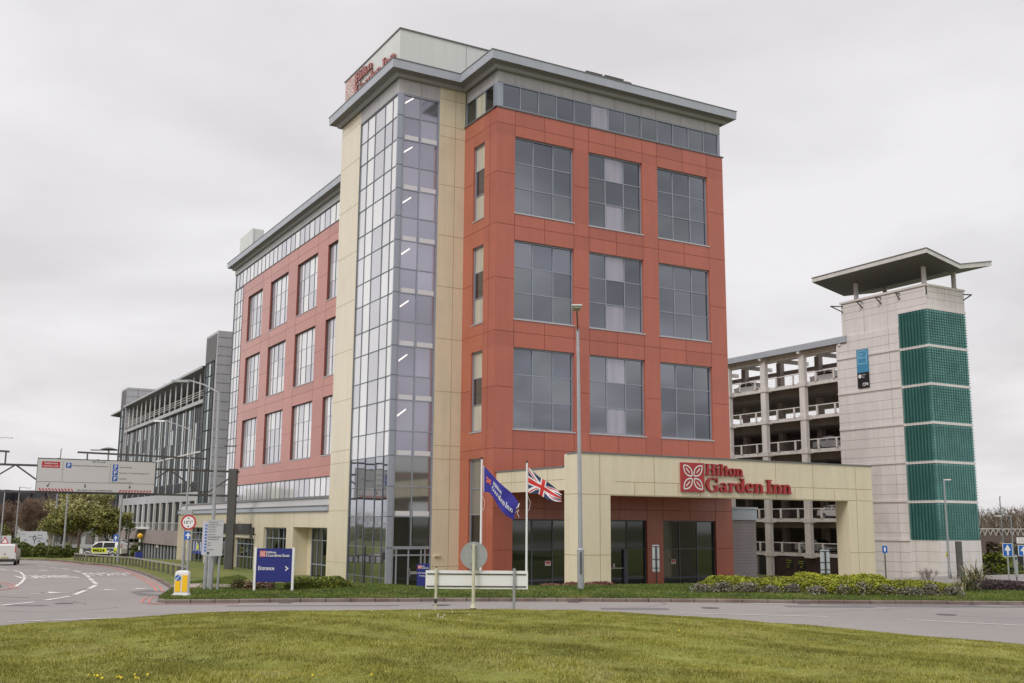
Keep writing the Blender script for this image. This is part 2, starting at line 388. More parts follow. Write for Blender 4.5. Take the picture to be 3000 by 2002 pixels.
# ---- corner tower
w = MB(cream, creamj, band, bandj)
pbox(w,'a',0, 6.75,10.47, -.6,0, -.4,33.1, 0)                      # cream pier, left face
joints(w,'a',0, [(6.78,10.44,z) for z in (1.4,4.85,8.09,8.94,12.42,15.87,19.33,22.79,26.26,29.63,32.26)], [], 1)
w.box(3.02,4.93, 0,.6, -.4,33.1, 0)                                 # cream pier, right face
joints(w,'b',0, [(3.04,4.91,z) for z in (1.4,4.91,8.09,8.94,12.42,15.87,19.33,22.79,26.26,29.63,30.41,32.26)], [(0,33.05,4.2)], 1)
w.box(.6,5.35, 9.9,10.47, -.4,33.1, 0)                              # return beside the wing
w.build('tower_wall', H)
g = MB(band, bandj)
g.box(0,.5, .5,6.748, 32.06,33.1, 0); g.box(0,3.018, 0,.5, 32.06,33.1, 0)
joints(g,'b',0, [], [(32.08,33.08,1.63)], 1); joints(g,'a',0, [], [(32.08,33.08,3.4)], 1)
g.build('tower_fascia_band', H)
def pl_pick(i, k):
    if k < 5: return random.choice((3,4,5))
    return [0,2,1,0,2][::-1][i] if random.random() < .7 else random.randrange(3)
glazing(H,'curtain_wall','a',.0, [0.0,1.1,2.4,4.15,5.48,6.745], [.02,.7]+TZ[1:], -.1, gL+[glass('glass_tower_low_one',(.42,.44,.48)),glass('glass_tower_low_two',(.52,.54,.58)),glass('glass_tower_low_three',(.36,.38,.42))], pl_pick, fw=.055, outer=.06, fd=.04, fm=M('tower_mullion',(.17,.19,.22),.4,metal=.3), jit=.006, fname='mullions')
cw = glazing(H,'curtain_wall','b',.0, [.36,1.63,3.015], TZ[1:], -.1, gV+gK+[M('glass_reflecting_brown',(.33,.34,.34),.06,metal=.8)], lambda i,k: (0,1,2)[(i+k)%3] if k > 3 else (4,5,5,2)[k], fw=.07, fm=frame, jit=.008, fname='mullions')
cc = MB(M('corner_column',(.36,.39,.46),.35,metal=.3)); cc.box(-.02,.30, -.02,.12, .02,32.05); [cc.box(-.03,.37,-.03,.12,z-.02,z+.02,framed) for z in TZ[1:-1]]; cc.box(.30,.37,-.01,.1,.02,32.05,frame); cc.build('corner_column', H)
def one(fn_, name_, par_, *mats_):
    q_=MB(*mats_); fn_(q_); return q_.build(name_, par_)
for z in (4.45,8.2,11.7,15.15,18.6,22.05,25.5,28.9):
    for s0, s1 in ((.5,1.52),(1.74,2.86)): one(lambda q: pbox(q,'b',0, s0,s1, -.098,-.086, z+.05,z+.34),'spandrel',cw,M('spandrel_white',(.72,.72,.76),.4))
for z in (9.75,13.25,16.75,20.2,23.65,27.1,30.5):
    one(lambda q: q.face([PP('b',0,.5,-.088,z+.86), PP('b',0,.5,-.088,z+.98), PP('b',0,1.1,-.088,z+1.43), PP('b',0,1.1,-.088,z+1.33)]),'luminaire',cw,lite)
# glass doors in the tower foot
d = glazing(H,'glass_doors','b',0, [.36,.68,1.5,2.35,2.62,3.015], [.02,2.1,2.55], -.1, gK, fw=.09, fm=frame, fname='door_frame')
hd = MB(galv); hd.tube(PP('b',0,1.42,.03,.8),PP('b',0,1.42,.03,1.3),.02,n=6); hd.tube(PP('b',0,1.58,.03,.8),PP('b',0,1.58,.03,1.3),.02,n=6)
hd.box(1.62,2.28,-.0,.03,.95,1.12); hd.build('handle', d)
# ---- red block
BF = -4.46
WZ = [(9.83,14.95),(16.75,21.87),(23.65,28.77)]
WA = [(6.3,10.8),(12.0,16.45),(17.75,22.25)]
ops = [(a0,a1,z0,z1) for a0,a1 in WA for z0,z1 in WZ]+[(a0,a1,.1,4.35) for a0,a1 in WA]
w = MB(red, redj)
wall(w,'b',BF, 4.93,23.72, -.4,30.5, ops, .28, 0, None, [0,0,red2,red3], [8.55,14.2,20.0], [5,8.6,15.9,22.8,29.5])
hz = [(4.93,23.72,z) for z in (29.5,22.8,15.9,8.6,5.0)]
for z in (26.2,19.3,12.4,2.5): hz += [(4.93,6.3,z),(10.8,12,z),(16.45,17.75,z),(22.25,23.72,z)]
vz = []
for a0,a1 in WA:
    for z0,z1 in ((28.77,30.5),(21.87,23.65),(14.95,16.75),(4.35,9.83)):
        for s in (a0,(a0+a1)/2,a1): vz.append((z0,z1,s))
joints(w,'b',BF,hz,vz,1)
nops = [(-2.86,-1.36,z0-.1,z1-.1) for z0,z1 in WZ]+[(-2.84,-1.25,.6,8.05)]
wall(w,'a',4.93, BF,0, -.4,30.5, nops, .25, 0, None, [0,0,red2,red3], [-3.6], [8.6,15.9,22.8,29.5,12.4,19.3,26.2])
joints(w,'a',4.93, [(BF,0,z) for z in (29.5,22.8,15.9,8.6)]+[(BF,-2.86,z) for z in (26.2,19.3,12.4)]+[(-1.36,0,z) for z in (26.2,19.3,12.4)], [(0,30.5,-3.6)], 1)
w.face([(23.72,BF,-.4),(23.72,12,-.4),(23.72,12,30.5),(23.72,BF,30.5)],0)
w.box(4.85,23.82,BF-.06,BF+.4,30.5,30.58, flash); w.box(4.85,5.3,BF-.055,0,30.5,30.579, flash)
w.build('red_wall', H)
for j,(a0,a1) in enumerate(WA):
    t = (a1-a0)/3
    for z0,z1 in WZ:
        h = (z1-z0)/3
        def pk(i,k,j=j): return 4 if (j == 1 and i == 1 and k in (0,2)) else random.randrange(4)
        glazing(H,'window','b',BF,[a0,a0+t*.98,a0+2*t,a1],[z0,z0+h*1.02,z0+2*h,z1],-.24,gD+gP,pk,fw=.055,fm=frame,jit=.01,sill=True)
for z0,z1 in WZ:
    h = (z1-z0)/3
    glazing(H,'narrow_window','a',4.93,[-2.86,-1.36],[z0-.1,z0+h-.1,z0+2*h-.1,z1-.1],-.2,gC+gD[:1],lambda i,k:(0,1,0)[k],fm=frame,sill=True)
glazing(H,'narrow_window','a',4.93,[-2.84,-1.25],[.6,2.5,4.6,6.2,8.05],-.2,[M('glass_curtain_grey',(.22,.215,.19),.1,coat=.8,streak=.1)]+gK,lambda i,k:(0,1,0,0)[k],fm=frame)
# top ribbon windows of the red block
n = 13; S = [5.33+ (23.45-5.33)*i/n for i in range(n+1)]
glazing(H,'ribbon_window','b',BF+.14,S,[30.58,32.3],0,gD+gP,lambda i,k:4 if i==5 else random.randrange(4),fm=frame,jit=.01)
glazing(H,'ribbon_window','a',5.07,[-3.95,-2.7,-1.4,-.02],[30.58,32.3],0,gC+gK,lambda i,k:(1,0,1)[i],fm=frame)
c = MB(M('corner_column',(.42,.45,.52))); c.box(5.02,5.33,BF+.09,BF+.5,30.58,32.3); c.box(23.45,23.62,BF+.1,8,30.58,32.3,frame); c.build('corner_post',H)
g = MB(band, bandj)
g.box(5.02,23.6,BF+.05,BF+.6,32.3,33.2,0); g.box(5.018,5.5,BF+.6,-.005,32.3,33.2,0); g.box(23.0,23.605,BF+.61,12,30.5,33.2,0)
joints(g,'b',BF+.05,[],[(32.32,33.18,s) for s in (6.3,8.5,10.8,12,14.2,16.45,17.75,20,22.25)],1)
joints(g,'a',5.018,[],[(32.32,33.18,-2.2)],1)
g.build('upper_fascia_band',H)
# ground floor glazing under the canopy
for j,(a0,a1) in enumerate(WA):
    t=(a1-a0)/3
    o=glazing(H,'entrance_glazing','b',BF,[a0,a0+t,a0+2*t,a1],[.1,.65,2.5,4.35],-.25,gK,fw=.07,fm=framed,jit=.006)
    st=MB(stick)
    s=a0+(2*t-.55 if j==0 else .75)
    if j!=1: pbox(st,'b',BF,s,s+.42,-.22,-.205,1.52,1.82); pbox(st,'b',BF,s+.06,s+.36,-.204,-.2,1.66,1.78,redsg); st.build('sticker',o)
    else:
        q=MB(framed); q.box(a0+1.35,a0+1.47,BF+.12,BF+.24,.1,2.5); q.box(a0+2.65,a0+2.95,BF+.1,BF+.24,.1,2.5); pbox(q,'b',BF,a0+1.1,a0+2.6,-.2,-.16,1.28,1.34,galv); pbox(q,'b',BF,a0+1.42,a0+1.62,-.16,-.14,1.35,1.6,stick); pbox(q,'b',BF,a0+1.78,a0+1.95,-.16,-.14,1.35,1.6,stick); q.build('door_frame',o)
# ---- left wing
WP = 5.35
def wing_windows():
    B=[(22.05,27.75),(30.5,36.35),(39.2,45.1),(47.95,53.45)]
    ops=[(b0,b1,z0,z1) for b0,b1 in B for z0,z1 in WZ]
    w=MB(red,redj)
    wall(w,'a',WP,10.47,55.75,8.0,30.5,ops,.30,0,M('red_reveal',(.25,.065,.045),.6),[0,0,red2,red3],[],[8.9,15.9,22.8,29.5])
    hz=[(10.5,55.75,z) for z in (29.5,22.8,15.9,8.9)]
    for z in (26.2,19.3,12.4): hz+=[(27.75,30.5,z),(36.35,39.2,z),(45.1,47.95,z),(53.45,55.75,z)]
    joints(w,'a',WP,hz,[(z0,z1,s) for s in (30.5,39.2,47.95,27.75,36.35,45.1) for z0,z1 in ((28.77,30.5),(21.87,23.65),(14.95,16.75))],1,.025)
    pbox(w,'a',WP,10.5,55.8,-.3,.05,30.5,30.57,flash); w.box(WP,WP+.3,55.45,55.75,8,30.5,0)
    w.build('red_wall',H)
    for b0,b1 in B:
        t=(b1-b0)/4
        for z0,z1 in WZ:
            h=(z1-z0)/3
            glazing(H,'window','a',WP,[b0,b0+t,b0+2*t,b0+3*t,b1],[z0,z0+h,z0+2*h,z1],-.26,gL,None,fd=.035,hm=sillm,hw=.05,outer=.07,fw=.07,fm=framed,jit=.004,sill=True)
wing_windows()
S=[10.6+1.43*i for i in range(35)]; S=[s for s in S if s<59.6]
glazing(H,'ribbon_window','a',WP+.1,S,[30.57,32.4],0,gL,None,fd=.03,fw=.08,fm=framed,jit=.004,outer=.07)
S2=[s for s in S if s<55.8]
glazing(H,'ribbon_window','a',WP+.1,S2,[6.25,8.0],0,gL,None,fd=.03,fw=.08,fm=framed,jit=.004)
glazing(H,'end_curtain_wall','a',WP+.08,[55.8,56.9,58.2,59.5],[6.25]+[8.2,9.75,11.7,13.25,15.15,16.75,18.6,20.2,22.05,23.65,25.5,27.1,28.9,30.55],0,gL,None,fd=.03,fw=.08,fm=framed,jit=.004,fname='mullions')
g=MB(band,bandj); pbox(g,'a',WP,10.5,59.55,-.5,.03,32.4,33.2,0)
g.box(WP+.1,18,59.5,59.6,6,33.2,0)
g.build('wing_fascia_band',H)
# ---- roof with its cove, soffit and fascia
OUT=[(0,10.47),(0,0),(4.93,0),(4.93,BF),(23.72,BF),(23.72,14),(18,14),(18,59.55),(WP,59.55),(WP,10.47)]
def offs(poly,o):
    r=[];n=len(poly)
    for i in range(n):
        p0=Vector(poly[i-1]);p1=Vector(poly[i]);p2=Vector(poly[(i+1)%n])
        d0=(p1-p0).normalized();d1=(p2-p1).normalized()
        n0=Vector((d0.y,-d0.x));n1=Vector((d1.y,-d1.x)); m=(n0+n1); m=m/m.length_squared*2
        r.append(tuple(p1+m*o))
    return r
area=sum(OUT[i][0]*OUT[(i+1)%len(OUT)][1]-OUT[(i+1)%len(OUT)][0]*OUT[i][1] for i in range(len(OUT)))
if area<0: OUT=OUT[::-1]
def sweep(profile,name,mats,smooth=False):
    mb=MB(*mats); rings=[[(x,y,z) for x,y in offs(OUT,o)] for o,z,_ in profile]
    for k in range(len(rings)-1):
        for i in range(len(OUT)):
            j=(i+1)%len(OUT); mb.face([rings[k][i],rings[k][j],rings[k+1][j],rings[k+1][i]],profile[k][2])
    return mb
r=sweep([(.06,33.08,1),(.13,33.02,1),(.22,33.03,1),(.30,33.10,1),(.33,33.2,0),(.40,33.30,0),(.78,33.36,2),(.80,33.92,3),(.83,33.93,3),(.83,33.99,3),(-.25,34.02,3)],'roof',[soff,M('cove_grey',(.3,.3,.295),.5),fasc,flash])
top=offs(OUT,-.25); r.face([(x,y,34.02) for x,y in top],3)
r.build('roof',H)
# ---- plant screen with the roof sign
p=MB(boxw,bandj,flash)
p.box(.05,14,.15,10.35,33.9,36.6,0); joints(p,'b',.15,[],[(34,36.6,5.0)],1); p.box(-.02,14.05,.08,10.42,36.6,36.68,2)
p.build('plant_screen',H)
p=MB(boxw); p.box(5.62,6.9,54.0,59.3,33.9,36.85,0); p.box(5.6,5.68,53.9,55.2,33.9,36.9,0); p.build('plant_screen',H)
for bb in ((14.2,15.6,-1,.4,34,36.45),(15.85,17.5,-1,.4,34,36.5),(17.6,18.2,-1,-.2,34,36.4)): p=MB(galvd); p.box(*bb); p.build('rooftop_unit',H)
sg=MB(sillm); pbox(sg,'a',.05,.6,9.8,.03,.08,34.15,34.22); so=sg.build('roof_sign',H)
hotel_logo(so, lambda x,y,d: (.0-d, 9.8-x, 34.5+y), 1.85, 7.2, .74,.86, .1, M('sign_letter_faded',(.45,.20,.19),.5), M('sign_letter_faded_side',(.3,.1,.09),.6), M('sign_square_faded',(.55,.30,.27),.5), signw, .12)
# ---- podium
def podium():
    ops=[(10.6,18.1,-.1,3.7),(19.75,25.7,.0,3.65),(28.35,34.3,0,2.72),(37.1,42.9,0,2.72),(45.4,51.45,0,3.52)]
    w=MB(cream,creamj,flash)
    wall(w,'a',0,10.47,57.1,-.6,4.82,[ops[0]],1.3,0); 
    w.f.clear(); w.v.clear(); w.m.clear()
    wall(w,'a',0,10.47,18.6,-.6,4.82,[ops[0]],1.2,0)
    wall(w,'a',0,18.6,57.1,-.6,4.82,ops[1:],.35,0)
    w.box(1.2,1.5,16.9,18.1,-.1,3.7,0)
    w.face([(0,57.1,-.6),(WP,57.1,-.6),(WP,57.1,4.82),(0,57.1,4.82)],0)
    joints(w,'a',0,[(18.1,28.3,1.4),(51.5,57,1.4),(43,45.3,1.4)],[(3.7,4.8,s) for s in (14.3,18.1,22.7,27,31.3,35.7,40,44,48.4,52)]+[(0,3.6,27),(0,3.6,44.2)],1,.025)
    w.build('podium_wall',H)
    c=MB(fasc,flash,band)
    c.box(-.14,.6,10.5,57.3,4.83,4.9,1); c.box(-.1,.6,10.5,57.26,4.9,5.22,0); c.box(-.16,.6,10.5,57.3,5.22,5.28,1)
    for k,(a0,z0,a1,z1,m) in enumerate(((.1,5.28,.25,5.75,2),(.25,5.75,.1,5.83,2),(.1,5.83,.12,5.9,1),(.12,5.9,WP,6.0,1))):
        c.face([(a0,10.5,z0),(a0,56.8,z0),(a1,56.8,z1),(a1,10.5,z1)],m)
    c.box(WP-.25,WP+.1,10.6,59.5,6.0,6.24,2); c.box(.3,12,56.5,57.1,4.8,5.9,2)
    c.build('podium_cornice',H)
    k=gB
    glazing(H,'shop_window','a',0,[10.6,12,13.4,14.6,15.7,16.9],[-.1,1.0,2.75,3.7],-1.15,k,None,fw=.07,fm=frame)
    glazing(H,'shop_window','a',0,[19.75,21.2,22.4,24,25.7],[0,.9,1.9,2.8,3.65],-.3,k,None,fw=.07,fm=frame)
    glazing(H,'shop_window','a',0,[28.35,29.9,31,32.2,34.3],[0,1.1,2.2,2.72],-.3,k,None,fw=.07,fm=frame)
    glazing(H,'shop_window','a',0,[37.1,38.6,40.2,41.5,42.9],[0,1.1,2.2,2.72],-.3,k,None,fw=.07,fm=frame)
    o=glazing(H,'shop_window','a',0,[45.4,46.9,48.4,49.9,51.45],[0,1.2,2.3,3.0,3.52],-.3,k,None,fw=.07,fm=frame)
    dsp=MB(M('display_blue',(.03,.05,.30),.6),M('display_white',(.6,.6,.65),.6),carli)
    pbox(dsp,'a',0,45.8,50.9,-.28,-.27,.9,2.0,0)
    for s in (46.2,47.6,49.3,50.4): pbox(dsp,'a',0,s,s+.35,-.268,-.26,1.2,2.1,1)
    pbox(dsp,'a',0,48.5,49.2,-.258,-.25,1.3,1.75,2); pbox(dsp,'a',0,48.65,49.05,-.258,-.25,1.75,1.95,2)
    dsp.build('window_display',o)
    s=MB(black,M('shop_lettering',(.10,.09,.085),.5)); pbox(s,'a',0,29.3,42.2,0,.12,3.0,3.92,0); pbox(s,'a',0,28.35,29.3,0,.1,3.0,3.62,0)
    ring=[(33.4+.32*math.cos(t*PI/8),3.46+.32*math.sin(t*PI/8)) for t in range(16)]
    for i in range(16):
        x0,y0=ring[i];x1,y1=ring[(i+1)%16]; s.tube((-.125,x0,y0),(-.125,x1,y1),.03,n=4,m=1)
    put_text(s,'bar',(-.128,32.9,3.32),(0,-1,0),(0,0,1),width=1.5,m=1)
    s.build('shop_fascia_sign',H)
    l=MB(trimb); l.box(-.35,0,27.9,28.1,3.0,3.08); l.tube((-.36,28,3.02),(-.36,28,2.75),.06,.16,8); l.build('wall_lamp',H)
podium()
l=MB(M('wall_lamp_cream',(.7,.62,.45),.5)); l.box(3.2,3.6,-.12,0,2.0,2.1); l.build('wall_lamp',H)
# ---- entrance canopy
def canopy():
    Cn=MB(cream,creamj,flash)
    f=-13.54
    Cn.box(5.15,27.35,f,f+1.05,5.6,7.8,0)                     # front beam
    Cn.box(5.15,7.18,f,f+1.42,-.6,5.6,0)                      # left column
    Cn.box(5.15,7.18,f+1.05,f+1.42,5.6,7.8,0)
    Cn.box(25.17,27.35,f,f+1.05,-.6,5.6,0)                    # right column
    Cn.box(5.15,5.55,f+1.42,BF-.002,5.87,7.1,0)               # side beam
    Cn.box(23.3,23.71,f+1.05,BF-.002,5.9,7.1,0)
    Cn.box(5.10,27.4,f-.05,f+1.1,7.8,7.88,2); Cn.box(5.10,5.6,f+1.47,BF-.004,7.1,7.18,2)
    joints(Cn,'b',f,[(5.16,27.34,5.62+.02),(7.47,27.34,6.35),(5.16,7.17,2.45),(25.18,27.34,2.45)],[(5.65,7.8,s) for s in (6.5,10.15,13.4,19.2,22.24,25.91)]+[(5.65,6.35,s) for s in (8.8,11.8,14.6,17.4,20.7,24)]+[(0,5.58,6.5),(0,5.58,25.9)],1)
    joints(Cn,'a',5.15,[(f,f+1.42,z) for z in (2.45,5.65)]+[(f+1.42,BF,6.45)],[(5.9,7.1,s) for s in (-6.3,-8.4,-10.4)],1)
    Cn.build('entrance_canopy',H)
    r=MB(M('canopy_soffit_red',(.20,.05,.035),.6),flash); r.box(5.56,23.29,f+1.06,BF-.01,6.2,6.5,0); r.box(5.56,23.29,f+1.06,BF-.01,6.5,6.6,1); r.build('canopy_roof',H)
    d=MB(M('soffit_lamp',(.45,.43,.40),.4))
    for a in (10.8,17): d.tube((a,f+3,6.2),(a,f+3,6.02),.28,.22,12)
    d.build('soffit_lamp',H)
    s=MB(sillm); s.box(11.97,20.4,f-.02,f,6.0,6.04); s=s.build('canopy_sign',H)
    hotel_logo(s, lambda x,y,d:(11.96+x, f-.02-d, 5.9+y), 1.64, 6.55, .66,.80, .12, serifr, serifs, serifr, signw, .15)
canopy()
# ---- grey block lean-to at the right
B=bthing('service_block','low grey blockwork building with blue grey parapet, beside the red hotel wall','building',24.9,-4.2)
w=MB(brick,brickj); w.box(23.75,26.0,-4.3,2,-.3,4.44,0)
for k in range(1,22): pbox(w,'b',-4.3,23.76,25.98,.0005,.003,k*.21-.012,k*.21+.012,1)
for k in range(0,21):
    for s in range(5): 
        x=23.95+s*.44+(.22 if k%2 else 0)
        if x<25.95: pbox(w,'b',-4.3,x-.01,x+.01,.0005,.0035,k*.21+.012,k*.21+.198,1)
w.build('blockwork_wall',B)
w=MB(bluegr,flash); w.box(23.74,26.05,-4.38,2,4.44,5.2,0); w.box(23.74,26.12,-4.44,2,5.2,5.32,0); w.box(23.74,26.08,-4.41,2,4.42,4.44,1); w.build('parapet',B)
# ================================================================ CAR PARK
CP=bthing('multi_storey_car_park','open sided concrete multi-storey car park with white columns and railings','building',51.2,20)
DZ=[1.27,4.6,7.95,11.3,14.6,17.93]
a0=51.0; COLB=[9.7,15.1,20.6,26.1,31.6,37.1]
k=MB(cpconc,cpdark)
for z in DZ:
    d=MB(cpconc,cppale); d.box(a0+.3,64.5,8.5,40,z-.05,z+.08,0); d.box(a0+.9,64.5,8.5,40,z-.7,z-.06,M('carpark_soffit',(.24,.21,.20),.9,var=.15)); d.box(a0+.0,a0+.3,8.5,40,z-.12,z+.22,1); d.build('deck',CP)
for b in COLB:
    c=MB(cppale); c.box(a0-.55,a0-.12,b-.36,b+.36,(-1.3 if b!=15.1 else 1.0),21.2,0)
    for z in DZ: c.box(a0-.62,a0+.2,b-.5,b+.5,z-.2,z+.25,0)
    c.build('column',CP)
for b in (12.4,18,23.6,29.2,34.8):
    c=MB(cpconc); c.box(a0+4.6,a0+5.2,b-.3,b+.3,-1.3,21.6,0); c.build('inner_column',CP)
for z in DZ:
    for i in range(len(COLB)-1):
        b0,b1=COLB[i]+.36,COLB[i+1]-.36
        rl=MB(cppale); rl.box(a0-.1,a0+.0,b0,b1,z+1.12,z+1.21); 
        for s in (b0+(b1-b0)*.27,b0+(b1-b0)*.77): rl.box(a0-.12,a0-.0,s-.09,s+.09,z+.22,z+1.12)
        for q in (.35,.55,.75,.95): rl.box(a0,a0+.015,b0,b1,z+q,z+q+.015,cpconc)
        rl.build('railing',CP)
bk=MB(cpdark); bk.box(64,64.5,8.5,40,-1.5,14.4); bk.box(a0+9,a0+9.3,19.5,40,-1.5,14.3); bk.build('shade_backing',CP)  # dark panels added in place of the shade of the deeper interior
rm_=MB(M('ramp_concrete',(.55,.5,.47),.8))
for z in DZ[1:5]:
    rm_.face([(a0+4,9.7,z-1.2),(a0+4,17,z-.55),(a0+4,17,z-.2),(a0+4,9.7,z-.85)],0)
rm_.build('ramp_edge',CP)
rf=MB(cppale,flash,cpconc); rf.box(a0-1.0,a0-.9,8.8,40,21.25,21.85,fasc)
rf.face([(a0-1.0,8.8,21.85),(a0-1.0,40,21.85),(56,40,22.2),(56,8.8,22.2)],1); rf.face([(a0-.9,8.8,21.3),(a0-.9,40,21.3),(56,40,21.75),(56,8.8,21.75)],2)
rf.box(a0-.35,a0-.05,8.8,40,20.75,21.2,0)
for b in COLB: rf.box(a0-.95,a0+6,b-.15,b+.15,21.0,21.4,0)
rf.box(a0+5.2,a0+5.6,8.8,40,20.3,20.7,2)
rf.build('roof',CP)
gw=MB(slat); gw.box(a0+.1,a0+.4,8.5,20.9,-1.2,1.05)
for q in range(12): pbox(gw,'a',a0+.1,8.5,20.9,.001,.04,-1.1+q*.18,-1.0+q*.18,0)
gw.box(a0+.1,a0+.4,20.9,22.7,-1.2,1.05,black); gw.box(a0+.1,a0+.4,22.7,40,-1.2,1.05,cpdark)
gw.build('slatted_wall',CP)
for (b0,b1,z0,z1),lb,lines in (((17.83,18.79,-.1,.88),'black notice with four lines of yellow lettering on the slatted car park wall',('Premium','parking','only','here')),((16.17,17.24,-.15,.82),'black notice with yellow lettering and a tick on the slatted car park wall',('Contactless','payment accepted'))):
    s=MB(black,yelt); pbox(s,'a',a0,b0,b1,-.06,-.02,z0,z1,0)
    for i,t in enumerate(lines):
        h=.11; put_text(s,t,PP('a',a0,b1-.1,-.015,z1-.2-.22*i),(0,-1,0),(0,0,1),width=min(.8,.11*len(t)),height=h,m=1,bold=.02)
    if len(lines)==2:
        s.face([PP('a',a0,b0+.65,-.015,z0+.3),PP('a',a0,b0+.56,-.015,z0+.16),PP('a',a0,b0+.54,-.015,z0+.23),PP('a',a0,b0+.62,-.015,z0+.33)],1); s.face([PP('a',a0,b0+.57,-.014,z0+.14),PP('a',a0,b0+.3,-.014,z0+.46),PP('a',a0,b0+.36,-.014,z0+.48),PP('a',a0,b0+.6,-.014,z0+.2)],1)
    bsolo(s,'parking_notice',lb,'notice',a0,(b0+b1)/2,z0)
# ================================================================ GREEN GLASS TOWER
ST=bthing('stair_tower','white panelled stair tower with green glazed corner and a butterfly roof on posts','tower',52.8,4.6)
w=MB(conc,concj)
TA,TB=50.27,-.27
w.box(TA,55.4,2.8,9.4,21.8,25.0,0); w.box(TA,55.4,TB,2.8,23.12,25.0,0)
w.box(TA-.1,55.4,2.8,10.15,-1.4,21.8,0); w.box(TA+.05,55.3,TB+.05,2.79,-.8,23.1,M('tower_backing',(.08,.10,.10),.8))
w.box(TA-.04,55.42,TB-.04,2.8,-1.4,2.95,0)
for z in (25.0,24.55,23.9): pass
hs=[2.95+3.36*i for i in range(7)]
for i in range(1,7):
    z=hs[i]-.01
    w.box(TA-.06,55.45,TB-.06,2.8,z-.2,z+.02,0)
pz=[]
z=.2
while z<21.7: pz.append(z); z+=.84
joints(w,'a',TA-.1,[(2.8,10.15,q) for q in pz],[(-.8,21.8,3.9)],1,.04)
for i in range(0,6): pbox(w,'a',TA-.1,2.8,10.15,.0,.05,hs[i]-.1,hs[i]+.1,0); pbox(w,'a',TA-.1,2.8,10.15,.0005,.012,hs[i]-.17,hs[i]-.1,1)
joints(w,'a',TA,[(TB,9.4,q) for q in (23.35,24.0,24.6)],[(21.8,25,4.0),(21.8,25,6.7)],1,.035)
joints(w,'b',TB,[(TA,55.4,q) for q in (23.9,24.5)],[(23.3,25,52.8)],1,.035)
joints(w,'b',TB-.04,[(TA,55.4,q) for q in (.3,1.15,2.0)],[(-.5,2.9,50.9),(-.5,2.9,55.1)],1,.035)
joints(w,'a',TA-.04,[(TB,2.8,q) for q in (.3,1.15,2.0)],[(-.5,2.9,2.3)],1,.035)
w.box(TA-.12,55.5,TB-.1,9.5,24.98,25.16,0)
w.build('tower_wall',ST)
for i in range(6):
    z0,z1=hs[i]+.02,hs[i+1]-.22
    g=MB(green); nz=5
    for s in range(8):
        for q in range(nz):
            x0=TA+5.1*s/8; zz0=z0+(z1-z0)*q/nz; g.face([(x0,TB,zz0),(x0+5.1/8,TB,zz0),(x0+5.1/8,TB+random.uniform(-.01,.01),zz0+(z1-z0)/nz),(x0,TB,zz0+(z1-z0)/nz)],0)
    for s in range(5): 
        y0=TB+3.05*s/5; g.face([(TA,y0,z0),(TA,y0+.61,z0),(TA,y0+.61,z1),(TA,y0,z1)],0)
    o=g.build('green_glazing',ST)
    f=MB(greenf,M('green_fin_darkened',(.04,.13,.12),.3))  # left face fins darkened in colour for the darker surroundings it reflects
    for q in range(1,13): z=z0+(z1-z0)*q/13; f.box(TA-.08,55.44,TB-.07,TB-.002,z-.026,z+.026,0); f.box(TA-.06,TA-.002,TB,2.75,z-.025,z+.025,0)
    for s in range(1,16): x=TA+5.1*s/16; f.box(x-.025,x+.025,TB-.05,TB-.003,z0,z1,0)
    for s in range(1,9): y=TB+3.05*s/9; f.box(TA-.2,TA-.003,y-.022,y+.022,z0,z1,1)
    f.build('glazing_bars',o)
r=MB(whitem,soff,flash)
b0,b1=-2.04,11.27
prof=[(48.5,27.32),(52.78,26.44),(57.17,27.28)]
for i in range(2):
    (p,z),(q,zz)=prof[i],prof[i+1]
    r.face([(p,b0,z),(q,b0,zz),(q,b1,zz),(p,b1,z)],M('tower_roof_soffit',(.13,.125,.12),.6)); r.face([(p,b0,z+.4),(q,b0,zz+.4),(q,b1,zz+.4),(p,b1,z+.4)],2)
    for b in (b0,b1): r.face([(p,b,z),(q,b,zz),(q,b,zz+.4),(p,b,z+.4)],0)
for (p,z) in (prof[0],prof[2]): r.face([(p,b0,z),(p,b1,z),(p,b1,z+.4),(p,b0,z+.4)],0)
for i in range(2):
    (p,z),(q,zz)=prof[i],prof[i+1]; r.tube((p,b0-.02,z+.42),(q,b0-.02,zz+.42),.05,n=4,m=2)
r.tube((prof[0][0]-.02,b0,27.74),(prof[0][0]-.02,b1,27.74),.05,n=4,m=2)
r.build('butterfly_roof',ST)
for a,b in ((50.9,.3),(50.9,8.05),(54.9,.3),(54.9,8.05)):
    c=MB(whitem); c.tube((a,b,25.1),(a,b,26.9),.21,n=12); c.tube((a,b,25.1),(a,b,25.35),.25,n=12,m=trimb); c.build('roof_post',ST)
br=MB(galvd)
for a,b,da,db in ((TA,9.2,-1.1,.5),(TA,6.8,-.8,0),(TA,4.6,-.8,0),(TA,2.5,-.5,0),(TA+.1,TB,-.6,-.5),(55.3,TB,.8,-.3)): br.tube((a,b,24.2),(a+da,b+db,24.75),.06,n=5); br.tube((a,b,24.75),(a+da,b+db,24.75),.06,n=5)
br.build('floodlight_bracket',ST)
bn=MB(lagoon,black,lagoonl,signw); pl_,ps='a',TA-.1
pbox(bn,pl_,ps,6.28,7.63,.06,.12,18.12,20.28,0); pbox(bn,pl_,ps,6.28,7.63,.06,.12,16.7,18.12,1)
for (s0,s1,z0,z1) in ((6.42,7.5,20.08,20.14),(6.42,6.48,18.95,20.14),(7.44,7.5,18.95,20.14),(6.42,7.5,18.9,18.96)): pbox(bn,pl_,ps,s0,s1,.121,.127,z0,z1,2)
put_text(bn,'Car',PP(pl_,ps,7.35,.13,19.72),(0,-1,0),(0,0,1),height=.26,m=2,bold=.02); put_text(bn,'Park 4',PP(pl_,ps,7.35,.13,19.4),(0,-1,0),(0,0,1),height=.24,m=2,bold=.02)
